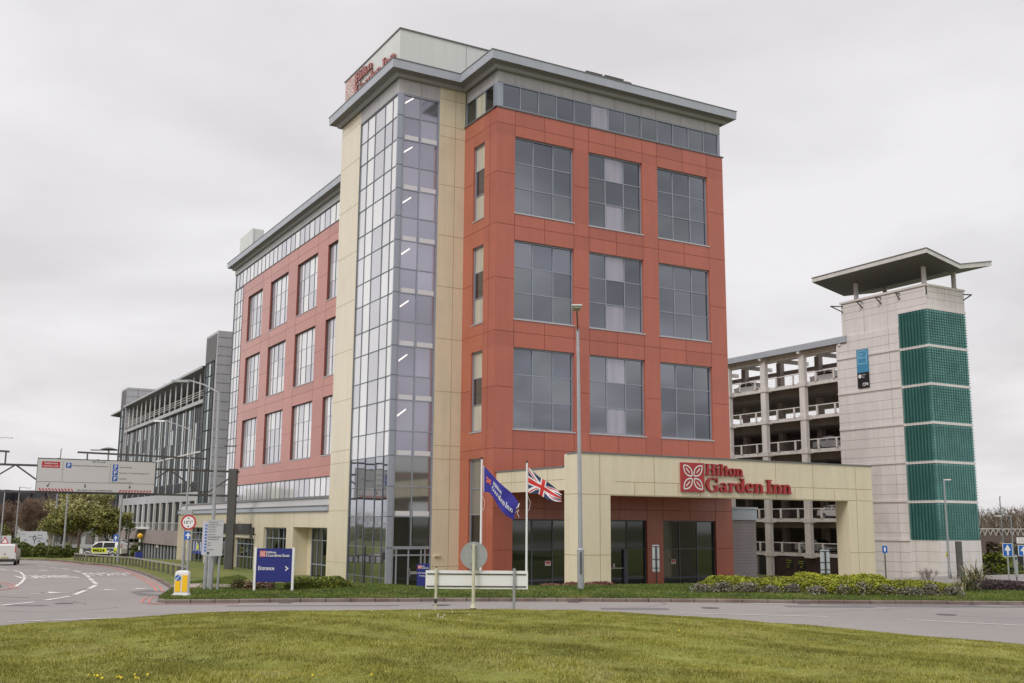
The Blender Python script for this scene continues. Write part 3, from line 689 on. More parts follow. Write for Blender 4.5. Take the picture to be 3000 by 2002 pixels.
bn.tube(PP(pl_,ps,7.32,.121,17.78),PP(pl_,ps,7.32,.13,17.78),.19,n=14,m=3)
for i,t in enumerate(('Birmingham','Airport','Parking')): put_text(bn,t,PP(pl_,ps,7.05,.13,17.86-.14*i),(0,-1,0),(0,0,1),height=.09,m=3,bold=.02)
put_text(bn,'CP4',PP(pl_,ps,7.05,.13,16.85),(0,-1,0),(0,0,1),height=.3,m=3,bold=.03)
bsolo(bn,'wall_banner','tall light blue and black banner on the white stair tower wall','banner',TA,7,16.7)
wn=MB(M('warning_yellow',(.7,.65,.05),.5),black); pbox(wn,'b',TB-.04,50.75,51.0,.01,.03,1.6,1.95,0)
wn.face([PP('b',TB-.04,50.8,.032,1.68),PP('b',TB-.04,50.95,.032,1.68),PP('b',TB-.04,50.875,.032,1.85)],1); bsolo(wn,'warning_sign','small yellow warning sign on the foot of the white stair tower','sign',50.9,-.3,1.6)
# ================================================================ OFFICE BUILDING far left
OF=bthing('office_building','long grey glazed office building with two clad towers and a deep eaves behind the hotel','building',5,90,-1)
OP=5.0
offk=M('office_frame_black',(.025,.028,.03),.6,spec=.15)
def otower(b0,b1,zt,depth,gl):
    w=MB(offw,offj,offd,framed)
    w.box(OP,OP+depth,b0,b1,-2,zt,0)
    z=.6
    hs=[]
    while z<zt: hs.append(z); z+=1.1
    for q in hs: pbox(w,'b',b0,OP+.02,OP+depth,.0005,.02,q-.03,q+.03,1)
    for q in (OP+1.8,OP+4.5,OP+8): 
        if q<OP+depth: pbox(w,'b',b0,q-.03,q+.03,.0005,.021,-1,zt-.1,1)
    for q in (7.2,13.6,19.8): pbox(w,'b',b0,OP+1.8,OP+depth,.022,.06,q-.09,q+.09,offd)
    pbox(w,'a',OP,b0+.5,b1-.4,.0,.05,zt-3.4,zt-.3,2)
    w.build('clad_tower',OF)
    S=[b0+.7,b0+2.4,b0+3.6,b1-.5]; Z=[-1.5,1.4,4.5,7.6,10.2,12.6,14.9,17.3,19.6,21.5,zt-3.5]
    glazing(OF,'tower_glazing','a',OP,S,Z,.03,gG,lambda i,k:(2,1,0)[i] if k>1 else 2,fw=.16,fm=offk,fd=.03,jit=.003,outer=.12,fname='mullions')
otower(64.6,70.3,26.7,6.5,0)
otower(124.1,129.3,26.3,14,0)
w=MB(offw,offj,M('balcony_back',(.09,.085,.085),.8),soff,flash)
w.box(OP+4.5,OP+12,70.3,124.1,18,22.4,2); w.box(OP+.4,OP+12,70.3,124.1,-1.5,18.5,2)
w.box(OP-.1,OP+4.5,70.3,124.1,18.55,19.0,0)
w.face([(OP-.3,70.3,22.9),(OP-.3,124.1,22.9),(OP+6,124.1,22.2),(OP+6,70.3,22.2)],offd); w.box(OP-.4,OP-.28,70.3,124.1,22.85,23.12,0); w.face([(OP-.3,70.3,23.12),(OP-.3,124.1,23.12),(OP+12,124.1,23.6),(OP+12,70.3,23.6)],4)
w.face([(OP,129.3,22.7),(OP,139,22.7),(OP+6,139,22.1),(OP+6,129.3,22.1)],offd); w.box(OP-.1,OP,129.3,139,22.7,22.95,0)
w.box(OP+2.5,OP+10,129.3,137,-1.5,21.6,2)
w.box(OP-.05,OP+2.5,70.3,124.1,6.6,7.7,0); w.box(OP-.2,OP+2.5,70.3,124.1,1.0,2.9,offbr)
w.build('main_block',OF)
n=15
for i in range(n+1):
    b=70.9+(123.4-70.9)*i/n
    c=MB(whitem); c.tube((OP+.5,b,19.0),(OP+.5,b,22.6),.11,n=6); c.build('gallery_post',OF)
rl=MB(whitem)
for z in (19.5,19.8,20.1): rl.tube((OP-.05,70.4,z),(OP-.05,124,z),.035,n=4)
rl.tube((OP-.25,70.4,3.9),(OP-.25,124,3.9),.04,n=4)
for i in range(90): b=70.5+i*.6; rl.box(OP-.26,OP-.24,b-.02,b+.02,2.9,3.9)
rl.build('railing',OF)
nb=22
S=[70.4+(124-70.4)*i/(nb*2) for i in range(nb*2+1)]
glazing(OF,'office_glazing','a',OP+.3,S,[7.7,9.0,10.8,12.6,14.4,16.4,18.5],0,gG,lambda i,k:2 if k==0 else ((1,2,2,1,2,0)[i%6] if random.random()<.85 else random.randrange(3)),fw=.16,fm=offk,jit=.003,outer=.2,fname='mullions',fd=.02,hm=framed,hw=.09)
fins=MB(whitem)
for i in range(12): b=70.6+i*4.85; fins.box(OP+.2,OP+.28,b-.08,b+.08,7.7,18.5)
for z in (12.6,): fins.box(OP+.2,OP+.29,70.4,124,z-.09,z+.09)
fins.build('facade_fins',OF)
glazing(OF,'lower_glazing','a',OP+.2,[70.4+(124-70.4)*i/33 for i in range(34)],[2.9,6.6],0,gG,lambda i,k:2,fd=.03,fw=.2,fm=offk,fname='mullions')
glazing(OF,'ground_glazing','a',OP+.2,[70.4+(124-70.4)*i/26 for i in range(27)],[-1.5,1.0],0,gG,lambda i,k:0 if i%3 else 2,fd=.03,fw=.2,fm=offk,fname='mullions')
for i in range(14):
    b=70.8+i*4.1
    c=MB(whitem); c.box(OP-.12,OP+.19,b-.28,b+.28,2.9,6.6); c.build('pilaster',OF)
for i in range(26):
    b=71.2+i*2.05
    c=MB(offw); c.box(OP+.02,OP+.19,b-.2,b+.2,-1.6,1.0); c.build('ground_pillar',OF)
o=glazing(OF,'side_window','a',OP,[64.8,67.5,70],[4.0,6.2],.06,gG,lambda i,k:2,fm=framed)
# ================================================================ GROUND, ROAD, LAWNS
KL=[(-110,118),(-75,112),(-58,107),(-46.9,103.4),(-43.2,101.9),(-39.36,97.21),(-36.33,92.67),(-34.38,90.63),(-31.95,86.42),(-29.39,81.62),(-25.21,72.6),(-22.05,65.34),(-18.98,57.94),(-17.08,53.2),(-15.77,49.86),(-14.5,46.2),(-13.75,42.81),(-13.34,40.93),(-12.93,39.64),(-12.45,39.1),(-11.6,39.25),(-9.94,39.67),(-7.8,40.24),(-5.07,40.69),(-2.52,41.13),(0.07,41.4),(2.7,41.58),(5.34,41.67),(7.97,41.66),(11.87,41.52),(15.82,41.56),(19.78,41.6),(30,41.9),(60,43),(110,46)]
def kerb_y(x):
    for i in range(len(KL)-1):
        if KL[i][0]<=x<=KL[i+1][0]:
            t=(x-KL[i][0])/(KL[i+1][0]-KL[i][0]); return KL[i][1]+t*(KL[i+1][1]-KL[i][1])
    return 60
def lawn_z(x,y):
    k=y-kerb_y(x); z=terrain(x,y)+.12
    if x>-11: z+=.16*sm((x+11)/8)*sm(k/4)*(1-sm((k-9)/6))
    return z
XS=[x for x in np.arange(-110,-48,2.0)]+[x for x in np.arange(-48,26,.5)]+[x for x in np.arange(26,112,2.0)]
def sheet(name,y0f,y1f,rows,zf,mat):
    vs=[];fs=[];R=len(rows)
    for x in XS:
        a,b=y0f(x),y1f(x)
        for t in rows: y=a+(b-a)*t; vs.append((float(x),float(y),zf(x,y)))
    for i in range(len(XS)-1):
        for k in range(R-1): fs.append((i*R+k,(i+1)*R+k,(i+1)*R+k+1,i*R+k+1))
    m=MB(mat); m.v=vs; m.f=fs; m.m=[0]*len(fs); o=m.build(name,smooth=True); o['kind']='structure'; return o
rr=[0]+[(i/40)**1.0 for i in range(1,41)]
sheet('road',lambda x:-60,lambda x:kerb_y(x)+.02,[0,.2,.4]+[.4+.6*i/50 for i in range(1,51)],terrain,asph)
sheet('verge',lambda x:kerb_y(x)+.15,lambda x:175,[(i/70)**1.7 for i in range(71)],lawn_z,vergem)
g=MB(farm); 
N_=48; ring=[]
for r,z in ((120,-1.35),(400,-1.4),(3000,-2.5)): ring.append([(r*math.cos(2*PI*i/N_),60+r*math.sin(2*PI*i/N_),z) for i in range(N_)])
g.face(ring[0],0)
for k in range(2):
    for i in range(N_): j=(i+1)%N_; g.face([ring[k][i],ring[k][j],ring[k+1][j],ring[k+1][i]],0)
g.build('ground')['kind']='structure'
# kerb stones
k=MB(kerbm,kerbj)
pts=[]
for i in range(len(KL)-1):
    (x0,y0),(x1,y1)=KL[i],KL[i+1]; L=math.hypot(x1-x0,y1-y0); n=max(1,round(L/.9))
    for q in range(n): pts.append((x0+(x1-x0)*q/n,y0+(y1-y0)*q/n))
for i in range(len(pts)-1):
    p,q=pts[i],pts[i+1]; d=Vector((q[0]-p[0],q[1]-p[1])); L=d.length; d/=L; nx,ny=-d.y,d.x
    g_=.012/L
    P=(p[0]+(q[0]-p[0])*g_,p[1]+(q[1]-p[1])*g_); Q=(q[0]-(q[0]-p[0])*g_,q[1]-(q[1]-p[1])*g_)
    zp,zq=terrain(*p),terrain(*q); e=random.uniform(-.006,.006)
    w_=.16; b=[(*P,zp-.05),(*Q,zq-.05),(Q[0]+nx*w_,Q[1]+ny*w_,zq-.05),(P[0]+nx*w_,P[1]+ny*w_,zp-.05)]
    t=[(*P,zp+.11+e),(*Q,zq+.11+e),(Q[0]+nx*w_,Q[1]+ny*w_,zq+.135+e),(P[0]+nx*w_,P[1]+ny*w_,zp+.135+e)]
    k.face([b[0],b[1],t[1],t[0]],0); k.face(t,0); k.face([b[1],b[2],t[2],t[1]],1); k.face([b[0],b[3],t[3],t[0]],1); k.face([b[2],b[3],t[3],t[2]],0)
k.build('kerb')['kind']='structure'
def strip(mb,P,w,dz,m=0,off=0.,step=.6):
    Q=[]
    for i in range(len(P)-1):
        L=math.hypot(P[i+1][0]-P[i][0],P[i+1][1]-P[i][1]); n=max(1,int(L/step))
        for q in range(n): Q.append((P[i][0]+(P[i+1][0]-P[i][0])*q/n,P[i][1]+(P[i+1][1]-P[i][1])*q/n))
    Q.append(P[-1]); E=[]
    for i in range(len(Q)):
        a=Q[max(0,i-1)]; b=Q[min(len(Q)-1,i+1)]; d=Vector((b[0]-a[0],b[1]-a[1])).normalized(); n=(-d.y,d.x)
        l=(Q[i][0]+n[0]*(off-w/2),Q[i][1]+n[1]*(off-w/2)); r=(Q[i][0]+n[0]*(off+w/2),Q[i][1]+n[1]*(off+w/2))
        E.append(((*l,terrain(*l)+dz),(*r,terrain(*r)+dz)))
    for i in range(len(E)-1): mb.face([E[i][0],E[i+1][0],E[i+1][1],E[i][1]],m)
rm=MB(paint)
DS=[((-38.17,86.74),(-36.63,84.8)),((-35.51,82.83),(-33.87,80.48)),((-33.5,80.17),(-31.83,77.62)),((-30.34,74.84),(-28.47,71.38)),((-27.51,69.26),(-26.36,66.88)),((-25.82,65.62),(-24.16,61.89)),((-23.51,60.28),(-22.12,57.12)),((-21.72,56.1),(-20.4,53.2)),((-19.92,51.91),(-18.71,47.98)),((-18.25,46.47),(-17.43,43.24)),((-17.27,42.34),(-17.28,40.19)),((-17.3,39.33),(-17.71,37.58)),((-32.54,81.53),(-31.09,79.85)),((-20.16,43.23),(-19.9,43.6)),((5.7,36.54),(10.37,35.47)),((12.63,34.53),(15.55,32.81)),((9.19,41.25),(10.43,41.02)),((17.62,40.87),(18.81,40.65)),((2.38,36.66),(3.41,36.61)),((16.5,32.2),(19.8,29.8))]
for i,(p,q) in enumerate(DS): strip(rm,[p,q],.2 if i<12 else .11,.012)
strip(rm,[(-14.6,31.6),(-13.1,32.5),(-11.6,33.4)],.12,.012)
strip(rm,[(-37.03,78.09),(-34.99,74.82),(-34.33,74.45),(-32.26,70.88),(-29.14,64.56),(-26.61,59.04),(-24.28,53.52),(-22.76,49.64)],.14,.012)
for (p,q) in [((-33.21,75.69),(-31.92,74.22)),((-19.3,43.4),(-18.2,44.95)),((-17.61,46.25),(-17.21,47.12)),((-16.75,47.74),(-16.37,48.66))]:
    cx,cy=(p[0]+q[0])/2,(p[1]+q[1])/2
    # direction arrows point down the lane towards the roundabout
    d=Vector((.42,-.9)).normalized(); n=Vector((-d.y,d.x))
    def A(s,t): x,y=cx+d.x*s+n.x*t,cy+d.y*s+n.y*t; return (x,y,terrain(x,y)+.0125)
    strip(rm,[p,q],.16,.012); rm.face([A(-.9,-.1),A(-.3,.45),A(.1,-.1)],0)
def road_text(body,c,w,l,ang):
    d=Vector((math.cos(ang),math.sin(ang))); n=Vector((-d.y,d.x)); V,F=text2d(body,.03)
    x0=min(v[0] for v in V);x1=max(v[0] for v in V);y0=min(v[1] for v in V);y1=max(v[1] for v in V); kk=len(rm.v)
    for x,y in V:
        s=((x-x0)/(x1-x0)-.5)*w; t=((y-y0)/(y1-y0)-.5)*l; X=c[0]+d.x*s+n.x*t; Y=c[1]+d.y*s+n.y*t; rm.v.append((X,Y,terrain(X,Y)+.012))
    for f in F: rm.f.append(tuple(kk+i for i in f)); rm.m.append(0)
road_text('A CAR PARKS',(-27.0,62.5),3.1,5.0,1.10-.55); road_text('SHORT',(-26.0,69.6),2.9,2.6,.5); road_text('STAY',(-24.9,66.6),2.6,2.6,.5)
rm.build('road_markings')['kind']='structure'
rl=MB(paintr)
left=[p for p in KL if -44<p[0]<-14.4]
for o in (-.35,-.62): strip(rl,left,.11,.011,0,o)
for o in (-.3,-.55): strip(rl,[(-13.75,42.81),(-13.34,40.93),(-12.93,39.64),(-12.45,39.1),(-11.6,39.25),(-9.94,39.67),(-8.6,40.0)][0:6],.09,.0115,0,o)
isl=[(-30,53),(-27.2,53.9),(-25.43,53.75),(-24.59,52.58),(-23.13,49.96),(-22.24,48.23),(-21.9,46.27),(-22.4,44.36),(-24,41.5)]
for o in (0.,.26): strip(rl,isl,.1,.011,0,o)
rl.build('red_lines')['kind']='structure'
pt=MB(asphn)
def patch(P,dz=.006): pt.face([(x,y,terrain(x,y)+dz) for x,y in P],0)
patch([(11.2,41.3),(22,41.4),(22,40.3),(14,40.1)]); patch([(-15.84,47.6),(-14.6,45.9),(-13.9,42.6),(-14.9,43.3),(-16.1,45.6)]); patch([(-10,38.4),(-4,39.2),(-4,38.9),(-10,38.0)]); patch([(-25,44),(-18.5,41.6),(-18.4,41.45),(-25,43.8)])
pt.build('asphalt_patch')['kind']='structure'
cr_=MB(M('tar_seam',(.12,.11,.11),.8),M('drain_iron',(.09,.085,.085),.6),asphn)
def crack(x,y,a,L,w=.03):
    P=[(x,y)]
    for _ in range(int(L/.5)): a+=random.gauss(0,.35); x+=.5*math.cos(a); y+=.5*math.sin(a); P.append((x,y))
    strip(cr_,P,w,.009,0)
for (x,y,a,L) in ((-17,35.5,.3,5),(-13.5,35.2,-.5,4),(-20,40,.1,6),(-24,47,.9,7),(-19,44,1.9,5),(4,38.6,.05,6),(9,37,-.1,5),(13,38.6,.1,6),(-6,38.4,.05,5),(-29,58,1.9,8),(15,36,-.25,5)): crack(x,y,a,L)
for (x,y) in ((7.2,38.9),(-16,38.8),(14.8,36.7),(-2.5,39.3)):
    n=20; cr_.face([(x+.33*math.cos(2*PI*i/n),y+.33*math.sin(2*PI*i/n),terrain(x,y)+.010) for i in range(n)],1)
for x in (-8.5,2.2,11,17.5,-20.5): y=kerb_y(x)-.25; cr_.face([(x,y-.2,terrain(x,y)+.010),(x+.45,y-.2,terrain(x,y)+.010),(x+.45,y+.15,terrain(x,y)+.010),(x,y+.15,terrain(x,y)+.010)],1)
for (x0,x1,y,h) in ((3.2,5.6,37.9,.7),(-17.8,-16.2,37.5,.6),(10.2,13.4,39.6,.8)): cr_.face([(x0,y,1.1065),(x1,y,1.1065),(x1,y+h,1.1065),(x0,y+h,1.1065)],2)
cr_.build('road_wear')['kind']='structure'
ia=MB(kerbm,vergem); P=[(-24.9,52),(-24.0,50.6),(-23.1,48.9),(-22.6,46.9),(-23,44.8),(-24.6,42.3),(-32,42),(-32,52.4),(-27,52.9)]
ia.face([(x,y,terrain(x,y)+.13) for x,y in P],0)
for i in range(len(P)): 
    p,q=P[i],P[(i+1)%len(P)]; ia.face([(*p,terrain(*p)),(*q,terrain(*q)),(*q,terrain(*q)+.13),(*p,terrain(*p)+.13)],0)
ia.build('splitter_island')['kind']='structure'
pa=MB(pathm,kerbm); P=[(-15.1,47.9),(-15.5,50.2),(-14.6,51.4),(-12.9,50.3),(-12.2,47.4),(-13.9,46.7)]
pa.face([(x,y,lawn_z(x,y)+.03) for x,y in P],0); pa.build('path')['kind']='structure'
pv=MB(pathm); P=[(-13,70.5),(-8.6,64.6),(-7.3,64.4),(-5,65.4),(-7.4,66.6)]
pv.face([(x,y,.16) for x,y in P],0); pv.build('paving')['kind']='structure'
# forecourt under the canopy
fc=MB(asph); fc.face([(*W(a,b)[:2],.19) for a,b in ((4.8,-16),(60,-16),(60,-3),(24,-3),(4.8,-4.4))],0); fc.build('forecourt')['kind']='structure'
# roundabout lawn: a low mound under the camera
EDGE=[(-180,24),(-120,24),(-60,27),(-33,31.5),(-26.5,32.9),(-20.6,34.8),(-15.7,36.5),(-9.7,36.8),(-1.7,37.2),(3.7,37.3),(8.7,35.7),(14.2,33.7),(18.4,32.2),(25.3,30.2),(35,28.6),(60,26),(120,24),(180,24)]
def Redge(t):
    for i in range(len(EDGE)-1):
        if EDGE[i][0]<=t<=EDGE[i+1][0]: u=(t-EDGE[i][0])/(EDGE[i+1][0]-EDGE[i][0]); return EDGE[i][1]+u*(EDGE[i+1][1]-EDGE[i][1])
    return 24
def bumpy(x,y): return .05*math.sin(x*.9+1.3*math.sin(y*.31))*math.sin(y*.7+.6)+.02*math.sin(x*2.7+y*1.9)
def mound_z(x,y):
    r=math.hypot(x,y); R=Redge(math.degrees(math.atan2(x,y))); u=min(1.,r/R)
    return 1.1+1.3*(1-u**2.2)+bumpy(x,y)*(1-u**8)
m=MB(grassm); NR=40; NA=240; m.v.append((0,0,2.4))
for k_ in range(1,NR+1):
    for i in range(NA):
        t=-180+360*i/NA; r=Redge(t)*(k_/NR); x=r*math.sin(math.radians(t)); y=r*math.cos(math.radians(t)); m.v.append((x,y,mound_z(x,y)+(0 if k_<NR else -.03)))
for i in range(NA):
    j=(i+1)%NA; m.f.append((0,1+j,1+i))
    for k_ in range(NR-1): a=1+k_*NA; m.f.append((a+i,a+j,a+NA+j,a+NA+i))
m.m=[0]*len(m.f); m.build('roundabout_lawn',smooth=True)['kind']='structure'
from mathutils.noise import noise as NZ
# ---- grass blades
def blades(name,pts,hts,mats,wid=.0085):
    n=len(pts); ang=RNG.uniform(0,2*PI,n); lean=RNG.normal(0,.35,(n,2)); w=wid*RNG.uniform(.6,1.4,n)*(1+pts[:,1]/45)
    dx=np.cos(ang)*w; dy=np.sin(ang)*w
    V=np.empty((n,3,3),np.float32)
    V[:,0,0]=pts[:,0]-dx; V[:,0,1]=pts[:,1]-dy; V[:,0,2]=pts[:,2]-.01
    V[:,1,0]=pts[:,0]+dx; V[:,1,1]=pts[:,1]+dy; V[:,1,2]=pts[:,2]-.01
    V[:,2,0]=pts[:,0]+lean[:,0]*hts; V[:,2,1]=pts[:,1]+lean[:,1]*hts; V[:,2,2]=pts[:,2]+hts
    me=bpy.data.meshes.new(name); me.vertices.add(3*n); me.vertices.foreach_set('co',V.ravel()); me.loops.add(3*n); me.polygons.add(n)
    me.loops.foreach_set('vertex_index',np.arange(3*n,dtype=np.int32)); me.polygons.foreach_set('loop_start',np.arange(0,3*n,3,dtype=np.int32)); me.polygons.foreach_set('loop_total',np.full(n,3,np.int32))
    for q in mats: me.materials.append(q)
    # clumps of straw and lighter grass
    f=np.array([NZ(Vector((x*.55,y*.4,0)))*2.6+NZ(Vector((x*2.3,y*1.6,3)))*2.2 for x,y in pts[:,:2]])+RNG.normal(0,.75,n)
    mi=np.where(f>1.6,2,np.where(f>.15,1,0)).astype(np.int32); me.polygons.foreach_set('material_index',mi)
    me.update(); me.validate(); o=bpy.data.objects.new(name,me); COL.objects.link(o); return o
def polar_pts(n,r0,r1,t0,t1,p=1.0):
    u=RNG.uniform(0,1,n); r=r0+(r1-r0)*u**p; t=np.radians(RNG.uniform(t0,t1,n)); return r*np.sin(t),r*np.cos(t)
X,Y=polar_pts(430000,10.5,37.3,-31,31,1.25)
P=[];Hh=[]
for x,y in zip(X,Y):
    R=Redge(math.degrees(math.atan2(x,y)))
    if math.hypot(x,y)>R-.03: continue
    c=1.6*NZ(Vector((x*.7,y*.6,7)))+1.2*NZ(Vector((x*3.1,y*2.4,1)))
    if NZ(Vector((x*1.1,y*.9,11)))>.42 and random.random()<.6: continue
    P.append((x,y,mound_z(x,y))); Hh.append(max(.010,.026+.013*c+random.gauss(0,.009)))
tag(blades('grass',np.array(P),np.array(Hh),blade),'short yellow green grass with straw patches covering the roundabout mound in the foreground','grass',kind='stuff')
X=RNG.uniform(-16,26,130000); D_=RNG.uniform(0,1,130000)**1.4*13+.2
P=[(x,kerb_y(x)+d,lawn_z(x,kerb_y(x)+d)) for x,d in zip(X,D_) if not (x<-11.8 and 46<kerb_y(x)+d<51.5 and d<4.5)]
vb=[M('verge_blade_one',(.075,.12,.014),.7,var=.25,vs=.6),M('verge_blade_two',(.115,.15,.02),.7,var=.2,vs=.6),M('verge_blade_three',(.18,.18,.05),.8,var=.2,vs=.6)]
tag(blades('grass',np.array(P),np.abs(RNG.normal(.055,.02,len(P))),vb,.012),'mown green grass of the kerbside lawn in front of the hotel','grass',kind='stuff')
# dandelions and daisies
dn=MB(M('dandelion_yellow',(.80,.58,.02),.6),M('daisy_white',(.75,.75,.72),.6))
for (x0,y0,r,n,mi) in ((-4.3,12.15,.45,7,0),(-4.7,12.3,.5,6,0),(-2.1,12.2,.3,2,0),(-1.6,25,1.2,7,1),(-2,27,3,6,1),(3,19,3,2,0)):
    for _ in range(n):
        x,y=x0+random.gauss(0,r*.6),y0+random.gauss(0,r*.35); z=mound_z(x,y)+.05; s=random.uniform(.008,.018)
        dn.tube((x,y,z),(x,y-.004,z+.012),s,s*.8,6,mi)
tag(dn.build('dandelions'),'scattered yellow dandelions and white daisies in the foreground grass','flowers',kind='stuff')
# ================================================================ FOLIAGE
def leaf_mesh(mb,pts,size,nm,m0=0,flat=.0,asp=1.6):
    for p in pts:
        s=size*random.uniform(.6,1.4); a=random.uniform(0,2*PI); t=random.uniform(-1,1)*(1-flat); c=math.sqrt(max(0,1-t*t))
        u=Vector((math.cos(a),math.sin(a),t*.8)).normalized(); v=u.cross(Vector((random.gauss(0,1),random.gauss(0,1),random.gauss(0,1)))).normalized()
        u=u*s*asp*.5; v=v*s*.5; p=Vector(p)
        mb.face([p-u,p-v*.9,p+u,p+v*.9],m0+random.randrange(nm))
def hedge(name,label,cat,line,width,height,mats,nl,inner,size=.06,group=None,taper=.15,base=0.,lump=.12,kind=None):
    """line: (x, y) points; a clipped rounded body covered in leaves"""
    cx=sum(p[0] for p in line)/len(line); cy=sum(p[1] for p in line)/len(line); cz=lawn_z(cx,cy)
    r=thing(name,label,cat,(cx,cy,cz),group)
    b=MB(inner); Ls=[0]
    for i in range(len(line)-1): Ls.append(Ls[-1]+math.hypot(line[i+1][0]-line[i][0],line[i+1][1]-line[i][1]))
    def at(s):
        for i in range(len(line)-1):
            if s<=Ls[i+1] or i==len(line)-2:
                t=(s-Ls[i])/(Ls[i+1]-Ls[i]); d=Vector((line[i+1][0]-line[i][0],line[i+1][1]-line[i][1])).normalized(); return line[i][0]+(line[i+1][0]-line[i][0])*t,line[i][1]+(line[i+1][1]-line[i][1])*t,d
    ph=random.uniform(0,9)
    def top(s,u): return height*(1-.18*abs(u)**3)*(1+lump*math.sin(s*1.7+ph)*math.sin(s*.6+1)+lump*.6*math.sin(s*4.1+u*3))*(1-.4*sm(1-min(s,Ls[-1]-s)/.5))
    def pt(s,u,k):
        x,y,d=at(min(max(s,0),Ls[-1])); e=min(s,Ls[-1]-s); wd=width*(1-.45*sm(1-e/.6))
        X=x-d.y*u*wd/2*k; Y=y+d.x*u*wd/2*k; return X,Y
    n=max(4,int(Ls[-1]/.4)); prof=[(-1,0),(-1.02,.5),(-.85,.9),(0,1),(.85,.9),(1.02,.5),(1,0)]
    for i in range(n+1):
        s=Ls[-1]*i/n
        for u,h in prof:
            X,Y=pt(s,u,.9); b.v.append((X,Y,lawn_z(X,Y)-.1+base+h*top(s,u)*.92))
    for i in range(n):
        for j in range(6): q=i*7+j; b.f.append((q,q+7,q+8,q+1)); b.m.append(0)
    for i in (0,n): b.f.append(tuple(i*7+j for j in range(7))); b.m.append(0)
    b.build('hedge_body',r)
    P=[]
    for _ in range(nl):
        s=random.uniform(0,Ls[-1]); q=random.random()
        if q<.5: u=random.uniform(-1,1); h=1-.1*abs(u)**3+random.gauss(0,.05)
        else: u=random.choice((-1,-1,1))*random.uniform(.93,1.08); h=random.uniform(.02,.97)
        X,Y=pt(s,u,1.); P.append((X,Y,lawn_z(X,Y)+base-.05+h*top(s,u)))
    for i in (0,1):
        for _ in range(nl//40): u=random.uniform(-1,1); s=0 if i==0 else Ls[-1]; X,Y=pt(s,u,1.); P.append((X+random.gauss(0,.05),Y,lawn_z(X,Y)+random.random()*top(s,u)))
    l=MB(*mats); leaf_mesh(l,P,size,len(mats)); l.build('foliage',r); return r
hedge('yellow_hedge','long rounded yellow green hedge in front of the canopy, left half','hedge',[(8.0,45.2),(9.5,45.3),(11.6,45.2),(13.0,45.1)],1.5,.52,hedgey[:2]+[M('hedge_olive_tip',(.13,.15,.02),.7,var=.3,vs=2)],17000,hedgey[2],.05,'hedges of the front lawn',lump=.13)
hedge('yellow_hedge','long rounded yellow green hedge in front of the stair tower, right half','hedge',[(12.2,44.4),(14.2,44.3),(16.5,44.5),(18.3,44.6)],1.4,.50,hedgey[:2]+[M('hedge_olive_tip',(.13,.15,.02),.7,var=.3,vs=2)],17000,hedgey[2],.05,'hedges of the front lawn',lump=.13)
hedge('yellow_hedge','small yellow hedge behind the joint of the two long yellow hedges','hedge',[(12.0,46.4),(14.5,46.6),(16.5,46.8)],1.2,.62,hedgey[:2],5000,hedgey[2],.07,'hedges of the front lawn')
hedge('clipped_hedge','clipped dark green hedge with lime tips under the blue entrance sign','hedge',[(-9.6,46.0),(-8.4,46.1),(-6.9,46.2)],1.1,.5,hedgeg[:2]+[hedgey[1]],9000,hedgeg[2],.06,lump=.05)
hedge('purple_hedge','low dark purple hedge at the right end of the lawn','hedge',[(19.8,46.6),(21.5,46.7),(23.4,46.8)],1.0,.42,purple[:1],4000,purple[1],.06)
hedge('yellow_hedge','bright yellow low hedge at the right edge of the picture','hedge',[(23.5,46.9),(26,47.2)],1.0,.5,hedgey[:2],3000,hedgey[2],.06,'hedges of the front lawn')
hedge('far_hedge','flat topped green hedge beyond the right hand drive','hedge',[(46,101),(56,99),(66,97)],3,1.4,hedgeg[:2],5000,hedgeg[2],.22,base=-.2)
hedge('far_hedge','rounded light green hedge beside the foot of the stair tower','hedge',[(47,105),(50,109)],3,2.3,[hedgeg[1],hedgey[1]],3000,hedgeg[2],.22,base=-.3)
def shrub(name,label,x,y,r,h,mats,n,size=.07,group=None,z=None):
    z=lawn_z(x,y) if z is None else z
    t=thing(name,label,'shrub',(x,y,z),group); l=MB(*mats); P=[]
    for _ in range(n):
        a=random.uniform(0,2*PI); q=random.random()**.5; ph=random.uniform(0,PI/2); rr_=r*q*(1+.2*math.sin(a*3+x))
        P.append((x+rr_*math.cos(a)*math.cos(ph)**.6,y+rr_*math.sin(a)*math.cos(ph)**.6,z+h*math.sin(ph)*(.75+.3*random.random())*(.6+.4*q)+.02))
    leaf_mesh(l,P,size,len(mats)); l.build('foliage',t)
    s=MB(bark)
    for _ in range(14): a=random.uniform(0,2*PI); s.tube((x,y,z),(x+r*.7*math.cos(a),y+r*.7*math.sin(a),z+h*random.uniform(.5,.95)),.012,.004,4)
    s.build('stems',t); return t
SL=[('first','mixed brown and silver low shrub at the left end of the long yellow hedge'),]
desc=['brown trailing','silvery round','grey brown','brown thin','silver tufted','large silvery','grey leaved','bushy silver','pale silver','small brown','grey low','faded silver']
for i in range(12):
    x=7.9+i*.92+random.uniform(-.1,.1); y=44.25-(.55 if x>12 else 0)+random.uniform(-.1,.1)
    shrub('silver_shrub',desc[i]+' shrub at the foot of the yellow hedge, number %s from its left end'%['one','two','three','four','five','six','seven','eight','nine','ten','eleven','twelve'][i],x,y,random.uniform(.42,.6),random.uniform(.25,.42) if i<4 else random.uniform(.32,.5),shrubg,650,.05,'shrubs along the foot of the yellow hedge')
shrub('dwarf_shrub','dark green round shrub left of the reddish plants beside the entrance sign',-11.6,46.0,.4,.42,hedgeg[:2]+shrubr[:1],900,.05)
for i,(x,lb) in enumerate(((-11.0,'buff and green shrub between the sign poles and the entrance sign'),(-10.55,'reddish leaved shrub just left of the entrance sign'))): shrub('dwarf_shrub',lb,x,45.9,.38,.36,shrubr,800,.06)
